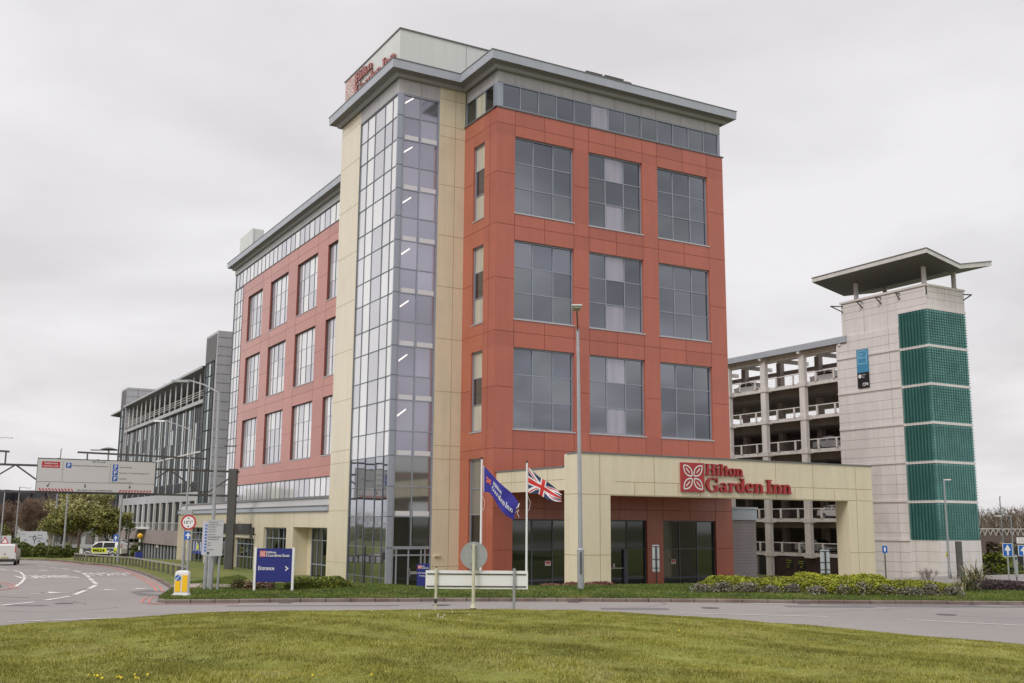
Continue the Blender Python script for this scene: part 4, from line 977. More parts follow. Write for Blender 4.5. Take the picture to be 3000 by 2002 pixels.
for i,(a,lb) in enumerate(((8.2,'low reddish planting at the foot of the second flagpole'),(9.6,'low reddish planting left of the canopy column'),(2.6,'low reddish planting in front of the canopy column'),(3.6,'low reddish planting right of the tall lamp post'))):
    x=(.7,1.9,2.9,4.1)[i]; shrub('low_planting',lb,x,49.0,.75,.16,[shrubr[0],M('red_twig_planting',(.24,.10,.07),.8,var=.3,vs=3)],700,.06)
def strap_plant(name,label,x,y,n,L,mats,w=.035,spread=1.):
    z=lawn_z(x,y); t=thing(name,label,'shrub',(x,y,z)); l=MB(*mats)
    for _ in range(n):
        a=random.uniform(0,2*PI); e=random.uniform(.25,1.25)*spread; LL=L*random.uniform(.6,1.1); ox,oy=random.gauss(0,.12),random.gauss(0,.12)
        pr=None; mi=random.randrange(len(mats)); b0=Vector((x+ox,y+oy,z)); ca,sa=math.cos(a),math.sin(a)
        pos=b0.copy(); el=PI/2-e*.35
        for k in range(6):
            wd=w*(1-k/6.5); n_=Vector((-sa,ca,0)); q=(pos-n_*wd,pos+n_*wd)
            if pr: l.face([pr[0],pr[1],q[1],q[0]],mi)
            pr=q; pos=pos+Vector((ca*math.cos(el),sa*math.cos(el),math.sin(el)))*LL/5; el-=e*.38
    l.build('leaves',t); return t
strap_plant('strap_leaf_plant','large spiky green and buff strap leaved plant at the foot of the stair tower',20.6,47.6,210,1.45,phorm,.04,1.45)
strap_plant('strap_leaf_plant','smaller sprawling spiky plant right of the long yellow hedge',19.3,45.6,80,1.2,[phorm[1],phorm[0]],.035,1.3)
strap_plant('strap_leaf_plant','small spiky red plant beside the entrance sign',-10.35,46.4,60,.75,[M('strap_leaf_red',(.14,.05,.045),.6),shrubr[1]],.02,.9)
# bare shrub
def branchy(mb,p,d,L,r,depth,mi,spread=.5,tips=None,up=.15,n=(2,3),minr=.004):
    q=p+d*L; mb.tube(p,q,r,r*.7,5 if r>.05 else 4 if r>.02 else 3,mi,caps=False)
    if depth==0:
        if tips is not None: tips.append(q)
        return
    for _ in range(random.randint(*n)):
        v=Vector((random.gauss(0,1),random.gauss(0,1),random.gauss(0,.7))).normalized(); nd=(d+v*spread+Vector((0,0,up))).normalized()
        branchy(mb,p+d*L*random.uniform(.55,1.),nd,L*random.uniform(.62,.85),max(minr,r*.62),depth-1,mi,spread,tips,up,n,minr)
t=thing('bare_shrub','leafless twiggy shrub left of the spiky plant by the stair tower','shrub',(18.6,47.6,lawn_z(18.6,47.6))); s=MB(M('bare_grey_twig',(.26,.22,.2),.9))
for _ in range(9): branchy(s,Vector((18.6+random.gauss(0,.15),47.6,lawn_z(18.6,47.6))),Vector((random.gauss(0,.45),random.gauss(0,.3),1)).normalized(),.4,.018,3,0,.5,None,.25,(2,3),.006)
s.build('twigs',t)
# ---- trees
def tree(name,label,x,y,h,cr,kind,seed,group=None,z=None,nl=9000):
    random.seed(seed); z=terrain(x,y) if z is None else z
    t=thing(name,label,'tree',(x,y,z),group); tr=MB(bark if kind!='bare' else barkp); tips=[]
    if kind=='bare':
        for i in range(3): branchy(tr,Vector((x+random.gauss(0,.25),y,z)),Vector((random.gauss(0,.2),random.gauss(0,.15),1)).normalized(),h*.27,.14,2,0,.28,tips,.45,(2,3),.03)
        tr.build('trunk',t); c=MB(*twig)
        tt=[p for p in tips]
        for p in tt:
            for _ in range(int(nl/len(tt)/26)): branchy(c,p-Vector((0,0,random.uniform(0,h*.28))),Vector((random.gauss(0,.5),random.gauss(0,.5),random.uniform(.2,1))).normalized(),h*.085,.022,3,random.randrange(2),.6,None,.25,(2,3),.012)
        c.build('crown',t)
    else:
        branchy(tr,Vector((x,y,z)),Vector((random.gauss(0,.06),0,1)).normalized(),h*.30,.13 if h<9 else .2,4,0,.62,tips,.18,(2,3),.02)
        tr.build('trunk',t)
        mats=leafp if kind=='pale' else leafg; c=MB(*mats); P=[]
        K=[]
        for _ in range(46):
            a=random.uniform(0,2*PI); u=random.random()**.6; ph=random.uniform(-.5,1)
            K.append((x+cr*u*math.cos(a)*math.sqrt(max(.1,1-ph*ph)),y+cr*u*math.sin(a)*math.sqrt(max(.1,1-ph*ph)),z+h*.66+ph*h*.26,random.uniform(.14,.26)*cr))
        K+=[(p.x,p.y,p.z,cr*.2) for p in random.sample(tips,min(len(tips),22)) if (p-Vector((x,y,z+h*.6))).length<cr*1.1]
        for _ in range(nl):
            k=random.choice(K); v=Vector((random.gauss(0,1),random.gauss(0,1),random.gauss(0,.75))); v=v/ max(1,v.length)*random.random()**.35
            P.append((k[0]+v.x*k[3]*1.5,k[1]+v.y*k[3]*1.5,k[2]+v.z*k[3]*1.3))
        leaf_mesh(c,P,.17 if kind!='pale' else .17,len(mats)); c.build('crown',t)
    random.seed(seed+1); return t
tree('olive_tree','bushy olive green tree, left one of two behind the patrol car',-50.8,122,4.9,2.6,'green',11,z=.5,nl=9000)
tree('olive_tree','olive green tree nearer the office building, directly behind the marked patrol car',-46.6,124,5.1,2.8,'green',12,z=.5,nl=9000)
tree('budding_tree','taller pale yellow tree in bud rising behind the two olive trees',-53.6,133,9.2,3.6,'pale',13,z=.3,nl=8500)
tree('bare_tree','bare brown tree with pale forked trunk behind the small white road sign',-60.5,134,9.6,3.4,'bare',14,z=.3,nl=15000)
tree('bare_tree','bare brown tree between the forked bare tree and the budding tree',-56.0,136,9.4,3.4,'bare',15,z=.3,nl=15000)
tree('bare_tree','bare brown tree at the left behind the white van',-65.5,138,9.0,3.4,'bare',16,z=.3,nl=12000)
tree('bare_tree','bare brown tree furthest back in front of the dark building',-62.5,146,10,3.4,'bare',17,z=.3,nl=11000)
tree('evergreen_bush','dark evergreen bush under the bare trees behind the white road sign',-64.0,132,3.6,2.2,'green',18,z=.2,nl=4000)
for i,(x0,x1,y,h,lb) in enumerate(((-51.5,-46.9,109.5,1.15,'dark green bushes behind the white road sign posts, by the grass bank'),(-46.3,-44.6,107.5,.8,'low round green bush at the left end of the knee rail'),(-50.0,-41.6,119.5,1.2,'green bushes under the olive trees behind the patrol car'),(-61,-52,116,1.6,'dark green bushes behind the white van'))):
    hedge('bank_bushes',lb,'bushes',[(x0,y),((x0+x1)/2,y+.4),(x1,y)],2.2,h,hedgeg[:2],3200,hedgeg[2],.2,lump=.2)
# far woods
def wood(name,label,x0,x1,y0,y1,h0,h1,n,z,mats,seed=3,fn=None):
    random.seed(seed); s=MB(*mats)
    for _ in range(n):
        x=random.uniform(x0,x1); y=random.uniform(y0,y1); hh=random.uniform(h0,h1)*(1+.12*math.sin(x*.11)+.1*math.sin(x*.31+1)); mi=random.randrange(len(mats))
        a=Vector((x,y,z+hh*random.random()**.8)); d=Vector((random.gauss(0,.75),random.gauss(0,.2),random.uniform(.3,1.2))).normalized(); L=random.uniform(.5,1.9)
        e=Vector((random.uniform(.03,.12),0,0)); s.face([a-e,a+e,a+d*L+e*.1,a+d*L-e*.1],mi)
    for _ in range(int((x1-x0)/1.8)):
        x=random.uniform(x0,x1); y=random.uniform(y0,y1); s.tube((x,y,z-1),(x+random.gauss(0,.9),y,z+random.uniform(h0,h1)*.85),.13,.04,5,random.choice((0,len(mats)-1)))
    Q=[]
    for _ in range(n//6):
        x=random.uniform(x0,x1); c=math.sin(x*.17)+math.sin(x*.053+2); Q.append((x,y0+random.uniform(-1,2),z+random.uniform(0,h0*(.35+.2*c))))
    leaf_mesh(s,Q,.5,len(mats)-1)
    o=s.build(name); return tag(o,label,'wood',kind='stuff')
wm=[M('wood_brown',(.12,.085,.06),.9,var=.3,vs=.15),M('wood_rust',(.18,.10,.045),.9,var=.3,vs=.1),M('wood_grey',(.16,.14,.125),.9,var=.2,vs=.2),M('wood_olive',(.07,.07,.03),.9,var=.3,vs=.1),barkp]
wood('distant_wood','brown leafless wood filling the skyline right of the stair tower',84,190,205,230,6.5,9.8,70000,-1.5,wm)
wood('distant_wood','dark line of trees beyond the office building at the far left',-260,-110,250,270,9,12,9000,-1.5,wm[:1]+wm[3:],5)
wood('distant_wood','wood behind the viewpoint mirrored in the hotel glass',-150,150,-75,-60,6,11,26000,0.5,wm[:1]+wm[2:],6)
wood('distant_wood','wood far beyond the left of the road mirrored in the tower glass',-150,-125,30,110,6,10,7000,0.3,wm[:1]+wm[2:],8)
random.seed(21)
# ================================================================ ROAD SIGNS AND STREET FURNITURE
def wp(mb,c,sx,sz,y0,y1,z0,z1,m): pass
class PL:
    """a vertical board plane: origin O (lower left, seen from the front), direction S"""
    def __init__(s,O,ang): s.O=Vector(O); s.S=Vector((math.cos(ang),math.sin(ang),0)); s.N=Vector((math.sin(ang),-math.cos(ang),0))
    def p(s,x,z,d=0.): q=s.O+s.S*x+s.N*d; return (q.x,q.y,q.z+z)
    def rect(s,mb,x0,x1,z0,z1,d,m): mb.face([s.p(x0,z0,d),s.p(x1,z0,d),s.p(x1,z1,d),s.p(x0,z1,d)],m)
    def box(s,mb,x0,x1,z0,z1,d0,d1,m):
        A=[s.p(x0,z0,d1),s.p(x1,z0,d1),s.p(x1,z1,d1),s.p(x0,z1,d1)]; B=[s.p(x0,z0,d0),s.p(x1,z0,d0),s.p(x1,z1,d0),s.p(x0,z1,d0)]
        mb.face(A,m); mb.face(B[::-1],m)
        for i in range(4): j=(i+1)%4; mb.face([A[i],A[j],B[j],B[i]],m)
    def text(s,mb,body,x,z,h,m,d=.01,w=None,bold=.015): put_text(mb,body,s.p(x,z,d),s.S,(0,0,1),width=w,height=h,m=m,bold=bold)
    def disc(s,mb,x,z,r,d,m,n=20): mb.face([s.p(x+r*math.cos(2*PI*i/n),z+r*math.sin(2*PI*i/n),d) for i in range(n)],m)
    def poly(s,mb,P,d,m): mb.face([s.p(x,z,d) for x,z in P],m)
UPA=[(-.09,0),(.09,0),(.09,.55),(.30,.48),(0,1),(-.30,.48),(-.09,.55)]
def uparrow(pl,mb,x,z,w,h,d,m):
    pl.poly(mb,[(x-.09*w,z),(x+.09*w,z),(x+.09*w,z+.6*h),(x-.09*w,z+.6*h)],d,m); pl.poly(mb,[(x-.32*w,z+.5*h),(x-.2*w,z+.42*h),(x+.2*w,z+.42*h),(x+.32*w,z+.5*h),(x,z+h)],d+.002,m)
def gz(x,y): return lawn_z(x,y)
# -- backs of the roundabout signs
t=thing('arrow_board','long white board seen from behind on two posts at the roundabout lawn edge','sign',(-1.1,36,1.2))
b=MB(white,trimb,greyb); p=PL((-2.83,36,1.88),-.0)
p.box(b,0,3.42,0,.6,-.03,.0,0); p.box(b,.04,3.36,.47,.5,.0,.03,1); p.box(b,.04,3.36,.07,.10,.0,.03,1)
b.build('board',t)
for x in (-2.47,.13):
    q=MB(rustc if x<0 else galv,trimb); q.tube((x,35.93,.9),(x,35.93,2.56),.045,n=10,m=0); q.tube((x,35.93,2.56),(x,35.93,2.6),.03,n=8,m=1)
    if x<0: q.box(x-.047,x+.047,35.87,35.885,1.42,1.56,1)
    q.build('post',t)
t=thing('round_sign','round sign seen from behind on a cream post at the edge of the roundabout lawn','sign',(-1.22,35.8,1.2))
b=MB(greyb,galv); b.tube((-1.22,35.88,2.98),(-1.22,35.91,2.98),.445,n=36,m=0); b.tube((-1.22,35.87,2.98),(-1.22,35.88,2.98),.452,.43,n=36,m=1); b.build('disc',t)
q=MB(rustc,trimb); q.tube((-1.22,35.75,1.0),(-1.22,35.75,3.36),.055,n=12,m=0); q.tube((-1.22,35.75,1.28),(-1.22,35.75,1.42),.1,.06,12,0); q.tube((-1.22,35.75,1.15),(-1.22,35.75,1.28),.1,n=12,m=1); q.build('post',t)
q=MB(trimb); q.box(-1.3,-1.14,35.8,35.86,3.24,3.27); q.box(-1.3,-1.14,35.8,35.86,2.68,2.71); q.build('bracket',t)
# -- keep left bollard
t=thing('traffic_bollard','white and yellow plastic keep left bollard on the tip of the island','bollard',(-12.6,41.5,1.15))
b=MB(M('bollard_white',(.75,.73,.72),.35),yel,blues,signw)
def ringbox(z,w,d): return [(-12.62-w,41.5-d,z),(-12.62+w,41.5-d,z),(-12.62+w,41.5+d,z),(-12.62-w,41.5+d,z)]
lv=[(1.1,.33,.2),(1.3,.29,.16),(1.32,.26,.14),(2.06,.26,.13),(2.14,.23,.11),(2.17,.12,.06)]
for i in range(len(lv)-1):
    A,B=ringbox(*lv[i]),ringbox(*lv[i+1])
    for k in range(4): b.face([A[k],A[(k+1)%4],B[(k+1)%4],B[k]],0)
b.face(ringbox(*lv[-1]),0); b.build('shell',t)
q=MB(yel); q.box(-12.85,-12.655,41.345,41.355,1.38,1.78); q.box(-12.585,-12.385,41.345,41.355,1.38,2.0); q.build('yellow_panel',t)
q=MB(blues,signw); p=PL((-12.75,41.35,1.9),0); p.disc(q,0,0,.105,.012,0); 
p.poly(q,[(.05,.065),(.065,.05),(-.02,-.035),(-.035,-.02)],.016,1); p.poly(q,[(-.06,-.065),(.02,-.055),(-.05,.015)],.018,1)
q.build('arrow_disc',t)
q=MB(M('bollard_white',(.75,.73,.72))); q.box(-13.1,-12.85,41.75,42.1,1.1,1.25); q.build('base',t)
# -- hotel entrance sign
def logo_on(pl,x0,z0,es,tw,parent,fld,line,colr,h1=.62*.3,h2=.3*.8):
    hotel_logo(parent,lambda x,y,d: pl.p(x0+x,z0+y,.035+d),es,tw,es*.36,es*.46,.004,colr,colr,fld,line,es*.08)
t=thing('hotel_entrance_sign','blue hotel sign reading Entrance with an arrow on two white posts','sign',(-9.77,44.5,1.1))
ba=MB(navy,signw); p=PL((-10.5,44.5,1.6),.0); p.box(ba,0,1.46,0,1.36,-.03,.03,0)
p.text(ba,'Entrance',.08,.48,.16,1,.036,w=.66); p.poly(ba,[(1.2,.6),(1.2,.66),(1.34,.55),(1.2,.44),(1.2,.5),(1.27,.55)],.036,1)
bo=ba.build('board',t); logo_on(p,.12,1.02,.24,.98,bo,M('logo_coral',(.72,.13,.09),.5),signw,signw)
for x in (-10.56,-8.99):
    q=MB(white); q.box(x-.045,x+.045,44.45,44.55,1.0,3.0); q.build('post',t)
t=thing('hotel_door_sign','small blue hotel sign standing by the glass corner doors','sign',(-4.86,60,.2))
ba=MB(navy,signw); p=PL((-5.2,60,.55),0.); p.box(ba,0,.68,0,1.27,-.03,.03,0); p.text(ba,'Reception',.14,.72,.09,1,.036,w=.42); p.text(ba,'Parking',.14,.56,.09,1,.036,w=.3); p.poly(ba,[(.04,.76),(.10,.72),(.10,.80)],.036,1)
bo=ba.build('board',t); logo_on(p,.05,1.0,.18,.40,bo,M('logo_coral',(.72,.13,.09),.5),signw,signw)
q=MB(galv)
for x in (-5.1,-4.62): q.box(x-.03,x+.03,59.97,60.03,0,.56)
q.build('legs',t)
t=thing('black_post','thin black post with clips in front of the glass corner tower','post',(-8.14,60,.2)); q=MB(black); q.tube((-8.15,60,.1),(-8.13,60,2.75),.045,.04,8); q.build('shaft',t); q=MB(black)
for z in (.8,1.4,1.9,2.3): q.box(-8.2,-8.08,59.95,60.05,z,z+.05)
q.tube((-8.13,60,2.75),(-8.13,60,2.84),.05,.01,8); q.build('clips',t)
# -- direction sign with three poles
t=thing('direction_sign','grey folded direction sign with small lettering on three grey poles beside the island','sign',(-12.4,45,1.15))
ba=MB(M('sign_face_grey',(.50,.51,.52),.45),M('sign_small_text',(.07,.07,.08),.6),blues,greyb)
p=PL((-12.72,44.9,2.62),.10); p.box(ba,0,.64,0,1.5,-.03,.0,0)
rows=[('Terminals',1.36,.36),('Passenger drop off',1.28,.5),('Car Park 1',1.17,.32),('Car Park 2',1.07,.3),('Car Park 3',.98,.3),('Staff only',.86,.3),('Station and Exhibition Centre',.74,.5),('All deliveries',.66,.42),('Fuel',.52,.12),('Exit',.42,.12),('Hotels',.24,.24)]
for s_,z_,w_ in rows: p.text(ba,s_,.04,z_,.045,1,.006,w=w_)
for z in (.8,1.44,1.24): p.rect(ba,.02,.62,z,z+.008,.005,1)
p.rect(ba,.02,.11,.06,.17,.005,1)
ba.build('board',t)
ba=MB(M('sign_face_blue_side',(.5,.51,.6),.4),blues,galvd); p=PL((-12.98,45.05,2.6),-.15+0.0); p.box(ba,0,.22,.06,1.44,-.03,0,0)
for i in range(9): p.rect(ba,.12,.2,.2+.13*i,.27+.13*i,.004,1)
ba.build('side_board',t)
for x,r in ((-12.78,.075),(-12.52,.05),(-12.24,.05)):
    q=MB(galv); q.tube((x,45.1,1.0),(x+.03,45.1,2.7 if r<.06 else 4.0),r,n=10); q.build('post',t)
# -- lamp posts
def lamp(label,x,y,z0,top,armdx,armdy,arm_up,r=.09,head=.7,group='street lamps',base=True,headz=.12):
    t=thing('street_lamp',label,'street lamp',(x,y,z0),group)
    q=MB(galv); q.tube((x,y,z0-.1),(x,y,z0+1.6),r*1.55,n=12); q.tube((x,y,z0+1.6),(x,y,top),r,r*.6,n=12); q.build('post',t)
    if base:
        q=MB(galvd); q.box(x-.05,x+.05,y-r*1.6,y-r*1.5,z0+.5,z0+1.3); q.build('service_door',t)
    e=(x+armdx,y+armdy,top+arm_up)
    if abs(armdx)+abs(armdy)>.05: q=MB(galv); q.tube((x,y,top-.05),e,r*.5,r*.4,n=8); q.build('arm',t)
    q=MB(greyb,signw); l=math.hypot(armdx,armdy) or 1; dx,dy=(armdx/l,armdy/l) if abs(armdx)+abs(armdy)>.05 else (1,0)
    a=Vector(e); b=a+Vector((dx,dy,.02))*head; n=Vector((-dy,dx,0))*.14
    for (s0,s1,zz,mm) in ((a,b,0,1),(a,b,-headz,0)): q.face([s0-n+Vector((0,0,zz)),s1-n*.6+Vector((0,0,zz)),s1+n*.6+Vector((0,0,zz)),s0+n+Vector((0,0,zz))],mm)
    c0=[a-n,b-n*.6,b+n*.6,a+n]
    for i in range(4): u,v=c0[i],c0[(i+1)%4]; q.face([u,v,v-Vector((0,0,headz)),u-Vector((0,0,headz))],1)
    q.build('lamp_head',t); return t
# tall lamp in front of the canopy: head carried on a thin forward arm
t=thing('street_lamp','tall grey lamp post standing on the lawn in front of the entrance canopy','street lamp',(2.95,45,1.3),'street lamps')
q=MB(galv); q.tube((2.95,45,1.2),(2.94,45,3.0),.14,n=14); q.tube((2.94,45,3.0),(2.86,45,12.4),.10,.062,n=14); q.tube((2.94,45,2.98),(2.94,45,3.04),.17,.12,n=14); q.build('post',t)
q=MB(galvd); q.tube((2.86,45,12.3),(2.72,43.6,13.15),.03,n=8); q.build('arm',t)
q=MB(signw,M('lamp_bowl',(.30,.30,.22),.4)); q.box(2.50,2.92,43.2,43.9,13.08,13.13,0); q.tube((2.71,43.5,13.08),(2.71,43.5,12.93),.22,.15,14,1); q.box(2.55,2.87,43.25,43.8,12.98,13.08,1); q.build('lamp_head',t)
q=MB(galvd); q.box(2.90,2.98,44.83,44.86,2.0,2.9); q.build('service_door',t)
# left lamp by the direction sign
t=thing('street_lamp','tall grey lamp post with a long left arm behind the direction sign','street lamp',(-12.85,46.3,1.1),'street lamps')
q=MB(galv); q.tube((-12.9,46.3,1.0),(-12.88,46.3,2.7),.13,n=12); q.tube((-12.88,46.3,2.7),(-12.96,46.3,9.7),.085,.06,n=12); q.build('post',t)
q=MB(galv); q.path([(-12.96,46.3,9.65),(-13.6,46.3,10.0),(-14.35,46.3,10.22)],.035,8); q.build('arm',t)
q=MB(signw,greyb); q.face([(-14.3,46.15,10.24),(-14.3,46.45,10.24),(-15.05,46.4,10.2),(-15.05,46.2,10.2)],0); q.box(-15.05,-14.3,46.18,46.42,10.12,10.22,1); q.build('lamp_head',t)
q=MB(galvd); q.box(-12.6,-12.05,46.2,46.3,7.28,7.33); q.build('side_bracket',t)
lamp('thin grey lamp post with a left arm in front of the office facade',-21.3,70,.75,10.1,-1.85,.3,.62,.07,.8)
t=lamp('grey lamp post in front of the green glazed stair tower',33.5,82,-.8,7.6,.02,0,.12,.085,.5,headz=.1)
q=MB(galvd); q.box(34.0,34.4,81.6,81.9,-1,3.0); t2=q.build('control_pillar'); tag(t2,'slim dark control pillar beside the lamp post at the stair tower foot','pillar')
lamp('slender lamp post behind the blue arrow signs at the far right, leaning left one',50.6,110,-.3,7.2,.01,0,.05,.08,.1,base=False)
lamp('small lamp post with a left arm behind the blue arrow signs at the far right',46.9,100,-.2,5.2,-.9,0,.0,.07,.6,base=False)
lamp('tall lamp post behind the blue arrow sign near the patrol car',-36.0,98.5,.3,12.4,-.02,0,.05,.09,.1,base=False)
lamp('slender lamp post rising in front of the bare trees, left of the white sign',-47.6,100,.3,6.9,-1.3,0,.1,.08,.5,base=False)
lamp('pale lamp post between the bare trees and the overhead sign',-57.8,125,.3,8.0,.7,0,-.1,.09,.6,base=False)
lamp('pale lamp post directly under the overhead sign, in front of the budding tree',-45.0,108,.4,9.3,.02,0,.4,.1,.3,base=False)
lamp('tall lamp post whose tip rises above the overhead sign',-53.3,125,.2,12.4,.01,0,.1,.1,.1,base=False)
lamp('distant double armed lamp cut by the left edge of the picture',-58.9,120,.2,13.3,1.6,0,.1,.08,.5,base=False)
lamp('lamp tip showing above the eaves of the office building',-62.8,195,-1,28.3,-1.5,0,1.2,.14,.9,base=False)
t=thing('high_mast_light','distant high mast light with a flat ring of lamps above the overhead sign','mast',(-95.3,250,-1)); q=MB(galv); q.tube((-95.3,250,-1.3),(-95.3,250,21),.35,.2,10); q.build('mast',t); q=MB(galvd); q.tube((-95.3,250,20.9),(-95.3,250,21.3),2.0,.6,14); q.box(-99.5,-91.2,249.6,250.4,20.6,20.8); q.build('lamp_ring',t)
# -- height limit sign
t=thing('height_limit_sign','round red ringed height limit sign reading 15 foot 1 on twin poles','sign',(-15.1,50,.9))
q=MB(redsg,signw,black,greyb); p=PL((-15.08,50,4.0),0); 
q.tube((-15.08,50.0,4.0),(-15.08,50.03,4.0),.355,n=32,m=3); p.disc(q,0,0,.355,.004,0,32); p.disc(q,0,0,.275,.008,1,28)
p.text(q,"15'1\"",-.2,-.07,.15,2,.012,w=.40,bold=.02); p.poly(q,[(-.05,.22),(.05,.22),(0,.14)],.012,2); p.poly(q,[(-.05,-.22),(0,-.14),(.05,-.22)],.012,2)
q.build('disc',t)
q=MB(galv,greyb); q.tube((-15.26,50.1,.7),(-15.26,50.1,2.9),.06,n=10); q.tube((-15.26,50.1,2.9),(-15.3,50.1,4.4),.045,n=10); q.box(-15.5,-14.95,50.05,50.25,4.36,4.58,1); q.build('post',t)
q=MB(galv); q.tube((-15.0,49.95,.7),(-14.98,49.95,3.3),.06,n=10); q.build('post',t)
q=MB(blues,signw); p=PL((-15.15,49.88,3.2),.0); p.box(q,-.06,.22,0,.38,-.02,0,0); uparrow(p,q,.12,.05,.4,.28,.004,1); q.build('arrow_plate',t)
# -- small sign backs on the lawn
for x,z0,z1,w_,f0,lb in ((6.78,1.9,3.12,.32,1.1,'narrow grey sign back on a black post in front of the entrance doors'),(14.66,1.88,2.95,.43,1.0,'grey double sign back on a black post in front of the slatted car park wall')):
    t=thing('road_sign',lb,'sign',(x,50,f0)); q=MB(M('sign_back_pale',(.48,.52,.55),.4,metal=.2),trimb); q.box(x-w_/2,x+w_/2,50.02,50.05,z0,z1,0)
    for z in (z0+.15,z1-.08,z0+(z1-z0)*.45): q.box(x-w_/2,x+w_/2,50,50.02,z,z+.03,1)
    q.build('board',t); q=MB(black); q.tube((x,49.96,f0-.9),(x,49.96,z1-.05),.035,n=8); q.build('post',t)
t=thing('small_blue_sign','small blue plate on a thin post beside the white stair tower','sign',(26.2,75,.3)); q=MB(blues,signw); p=PL((26.02,75,2.25),0); p.box(q,0,.36,0,.48,-.02,0,0); p.rect(q,.12,.24,.1,.38,.004,1); q.build('board',t); q=MB(galvd); q.tube((26.2,75.05,-1.),(26.2,75.05,2.7),.045,n=8); q.build('post',t)
for (x,y,z0,z1,w_,lb) in ((31.55,68,2.24,3.07,.62,'blue sign with a white up arrow on a post at the right edge'),(32.1,67,2.3,2.98,.7,'blue up arrow sign below a white plate, cut by the right edge')):
    t=thing('arrow_sign',lb,'sign',(x,y,.25),'blue ahead only signs'); q=MB(blues,signw); p=PL((x-w_/2,y,z0),0); p.box(q,0,w_,0,z1-z0,-.03,0,1); p.rect(q,.03,w_-.03,.03,z1-z0-.03,.004,0); uparrow(p,q,w_/2,.08,w_,z1-z0-.16,.008,1)
    if x>32:
        p.box(q,-.05,.75,.78,1.15,-.03,0,1)
        for i,s_ in enumerate(('Airport','Car Park 4','Car Rental')): p.text(q,s_,.03,1.05-.1*i,.06,2,.004,w=.5)
        q.mi(trimb)
    q.build('board',t); q=MB(galv); q.tube((x,y+.06,-.9),(x,y+.06,z1),.05,n=8); q.build('post',t)
t=thing('ticket_post','slim grey ticket post with a black lens behind the blue arrow signs','post',(33.0,70,.3)); q=MB(greyb,black); q.box(32.85,33.05,69.95,70.05,.9,2.3,0); q.box(32.9,33.0,69.93,69.95,2.0,2.15,1); q.build('cabinet',t); q=MB(galvd); q.tube((32.95,70.02,-.1),(32.95,70.02,1),.04,n=8); q.build('post',t)
t=thing('traffic_signal','small black signal on a post in front of the far hedge','signal',(42.5,98,0)); q=MB(black); q.box(42.2,42.6,97.9,98.1,2.4,3.2); q.build('signal_head',t); q=MB(galvd); q.tube((42.6,98,-.3),(42.6,98,3.3),.06,n=8); q.build('post',t)
# -- flags
def curve(P,t):
    t=min(.9999,max(0,t))*(len(P)-1); i=int(t); u=t-i; return Vector(P[i])*(1-u)+Vector(P[i+1])*u
def smooth_curve(P,t):
    n=len(P)-1; t=min(.9999,max(0,t))*n; i=int(t); u=t-i; g=lambda k: Vector(P[min(n,max(0,k))])
    p0,p1,p2,p3=g(i-1),g(i),g(i+1),g(i+2)
    return .5*((2*p1)+(p2-p0)*u+(2*p0-5*p1+4*p2-p3)*u*u+(3*p1-p0-3*p2+p3)*u**3)
def flagmap(top,bot,amp):
    def f(s,t,d=0.):
        a=smooth_curve(top,s); b=smooth_curve(bot,s); p=b*(1-t)+a*t; y=amp*s*math.sin(s*7+t*1.6)+amp*.35*s*math.sin(s*15-t*4)
        return (p[0],47.95+y-d,p[1])
    return f
def uj(s,t):
    x=(s-.5)*60; y=(t-.5)*30
    if abs(x)<3 or abs(y)<3: return 1
    if abs(x)<5 or abs(y)<5: return 2
    for k in (1,-1):
        d=(y-k*x*.5)/math.sqrt(1.25)
        q=(x if k==1 else x)
        if abs(d)<3:
            if (k==1 and ((x<0 and -2<d<0) or (x>0 and 0<d<2))) or (k==-1 and ((x<0 and -2<d<0) or (x>0 and 0<d<2))): return 1
            return 2
    return 0
def flagpole(label,x,zt):
    t=thing('flagpole',label,'flagpole',(x,48,1.2),'white flagpoles on the lawn'); q=MB(white); q.tube((x,48,1.0),(x,48,zt),.055,.04,12); q.build('pole',t)
    q=MB(trimb); q.tube((x,48,zt),(x,48,zt+.08),.06,n=10); q.build('finial',t)
    q=MB(white); c=[(x+.03,47.94,5.3),(x+.16,47.93,5.0),(x+.12,47.93,4.7),(x+.03,47.94,4.6)]; q.path(c,.008,4); q.tube((x+.02,47.94,1.9),(x+.02,47.94,zt),.006,n=4); q.build('halyard',t)
flagpole('white flagpole carrying the blue hotel flag',-1.33,6.93); flagpole('white flagpole carrying the union flag',.72,6.78)
f1=flagmap([(-1.25,6.64),(-.92,6.30),(-.60,5.95),(-.28,5.67),(.02,5.42),(.33,5.02)],[(-1.23,5.44),(-.98,5.42),(-.78,5.18),(-.50,4.72),(-.22,4.42),(.14,4.22)],.09)
q=MB(hotblue,flagw); n1,n2=40,20
for i in range(n1):
    for k in range(n2):
        if i==n1-1 and k in (4,5,9,10,11): continue
        q.face([f1(i/n1,k/n2),f1((i+1)/n1,k/n2),f1((i+1)/n1,(k+1)/n2),f1(i/n1,(k+1)/n2)],0 if i>0 else 1)
fo=q.build('hotel_flag',smooth=True); tag(fo,'dark blue hotel flag with white lettering flying from the left flagpole','flag')
q=MB(M('flag_logo_coral',(.75,.16,.10),.6)); emblem(q,lambda x,y,d: f1(.09+x*.42,.40+y*.8-.0*x,.02),.36,0,0,.12); q.build('emblem',fo)
q=MB(flagw); serif_text(q,'Hilton',lambda x,y,d: f1(.30+x,.58+y,.022+d*.3),.19,.26,0); serif_text(q,'Garden Inn',lambda x,y,d: f1(.28+x,.28+y,.022+d*.3),.22,.64,0); q.build('lettering',fo)
q=MB(flagw); q.path([f1(1,.4,0),(.36,47.9,4.66),(.30,47.9,4.5),(.38,47.9,4.33)],.012,4); q.path([f1(1,.62,0),(.38,47.9,4.95),(.33,47.9,4.75)],.02,4); q.build('frayed_edge',fo)
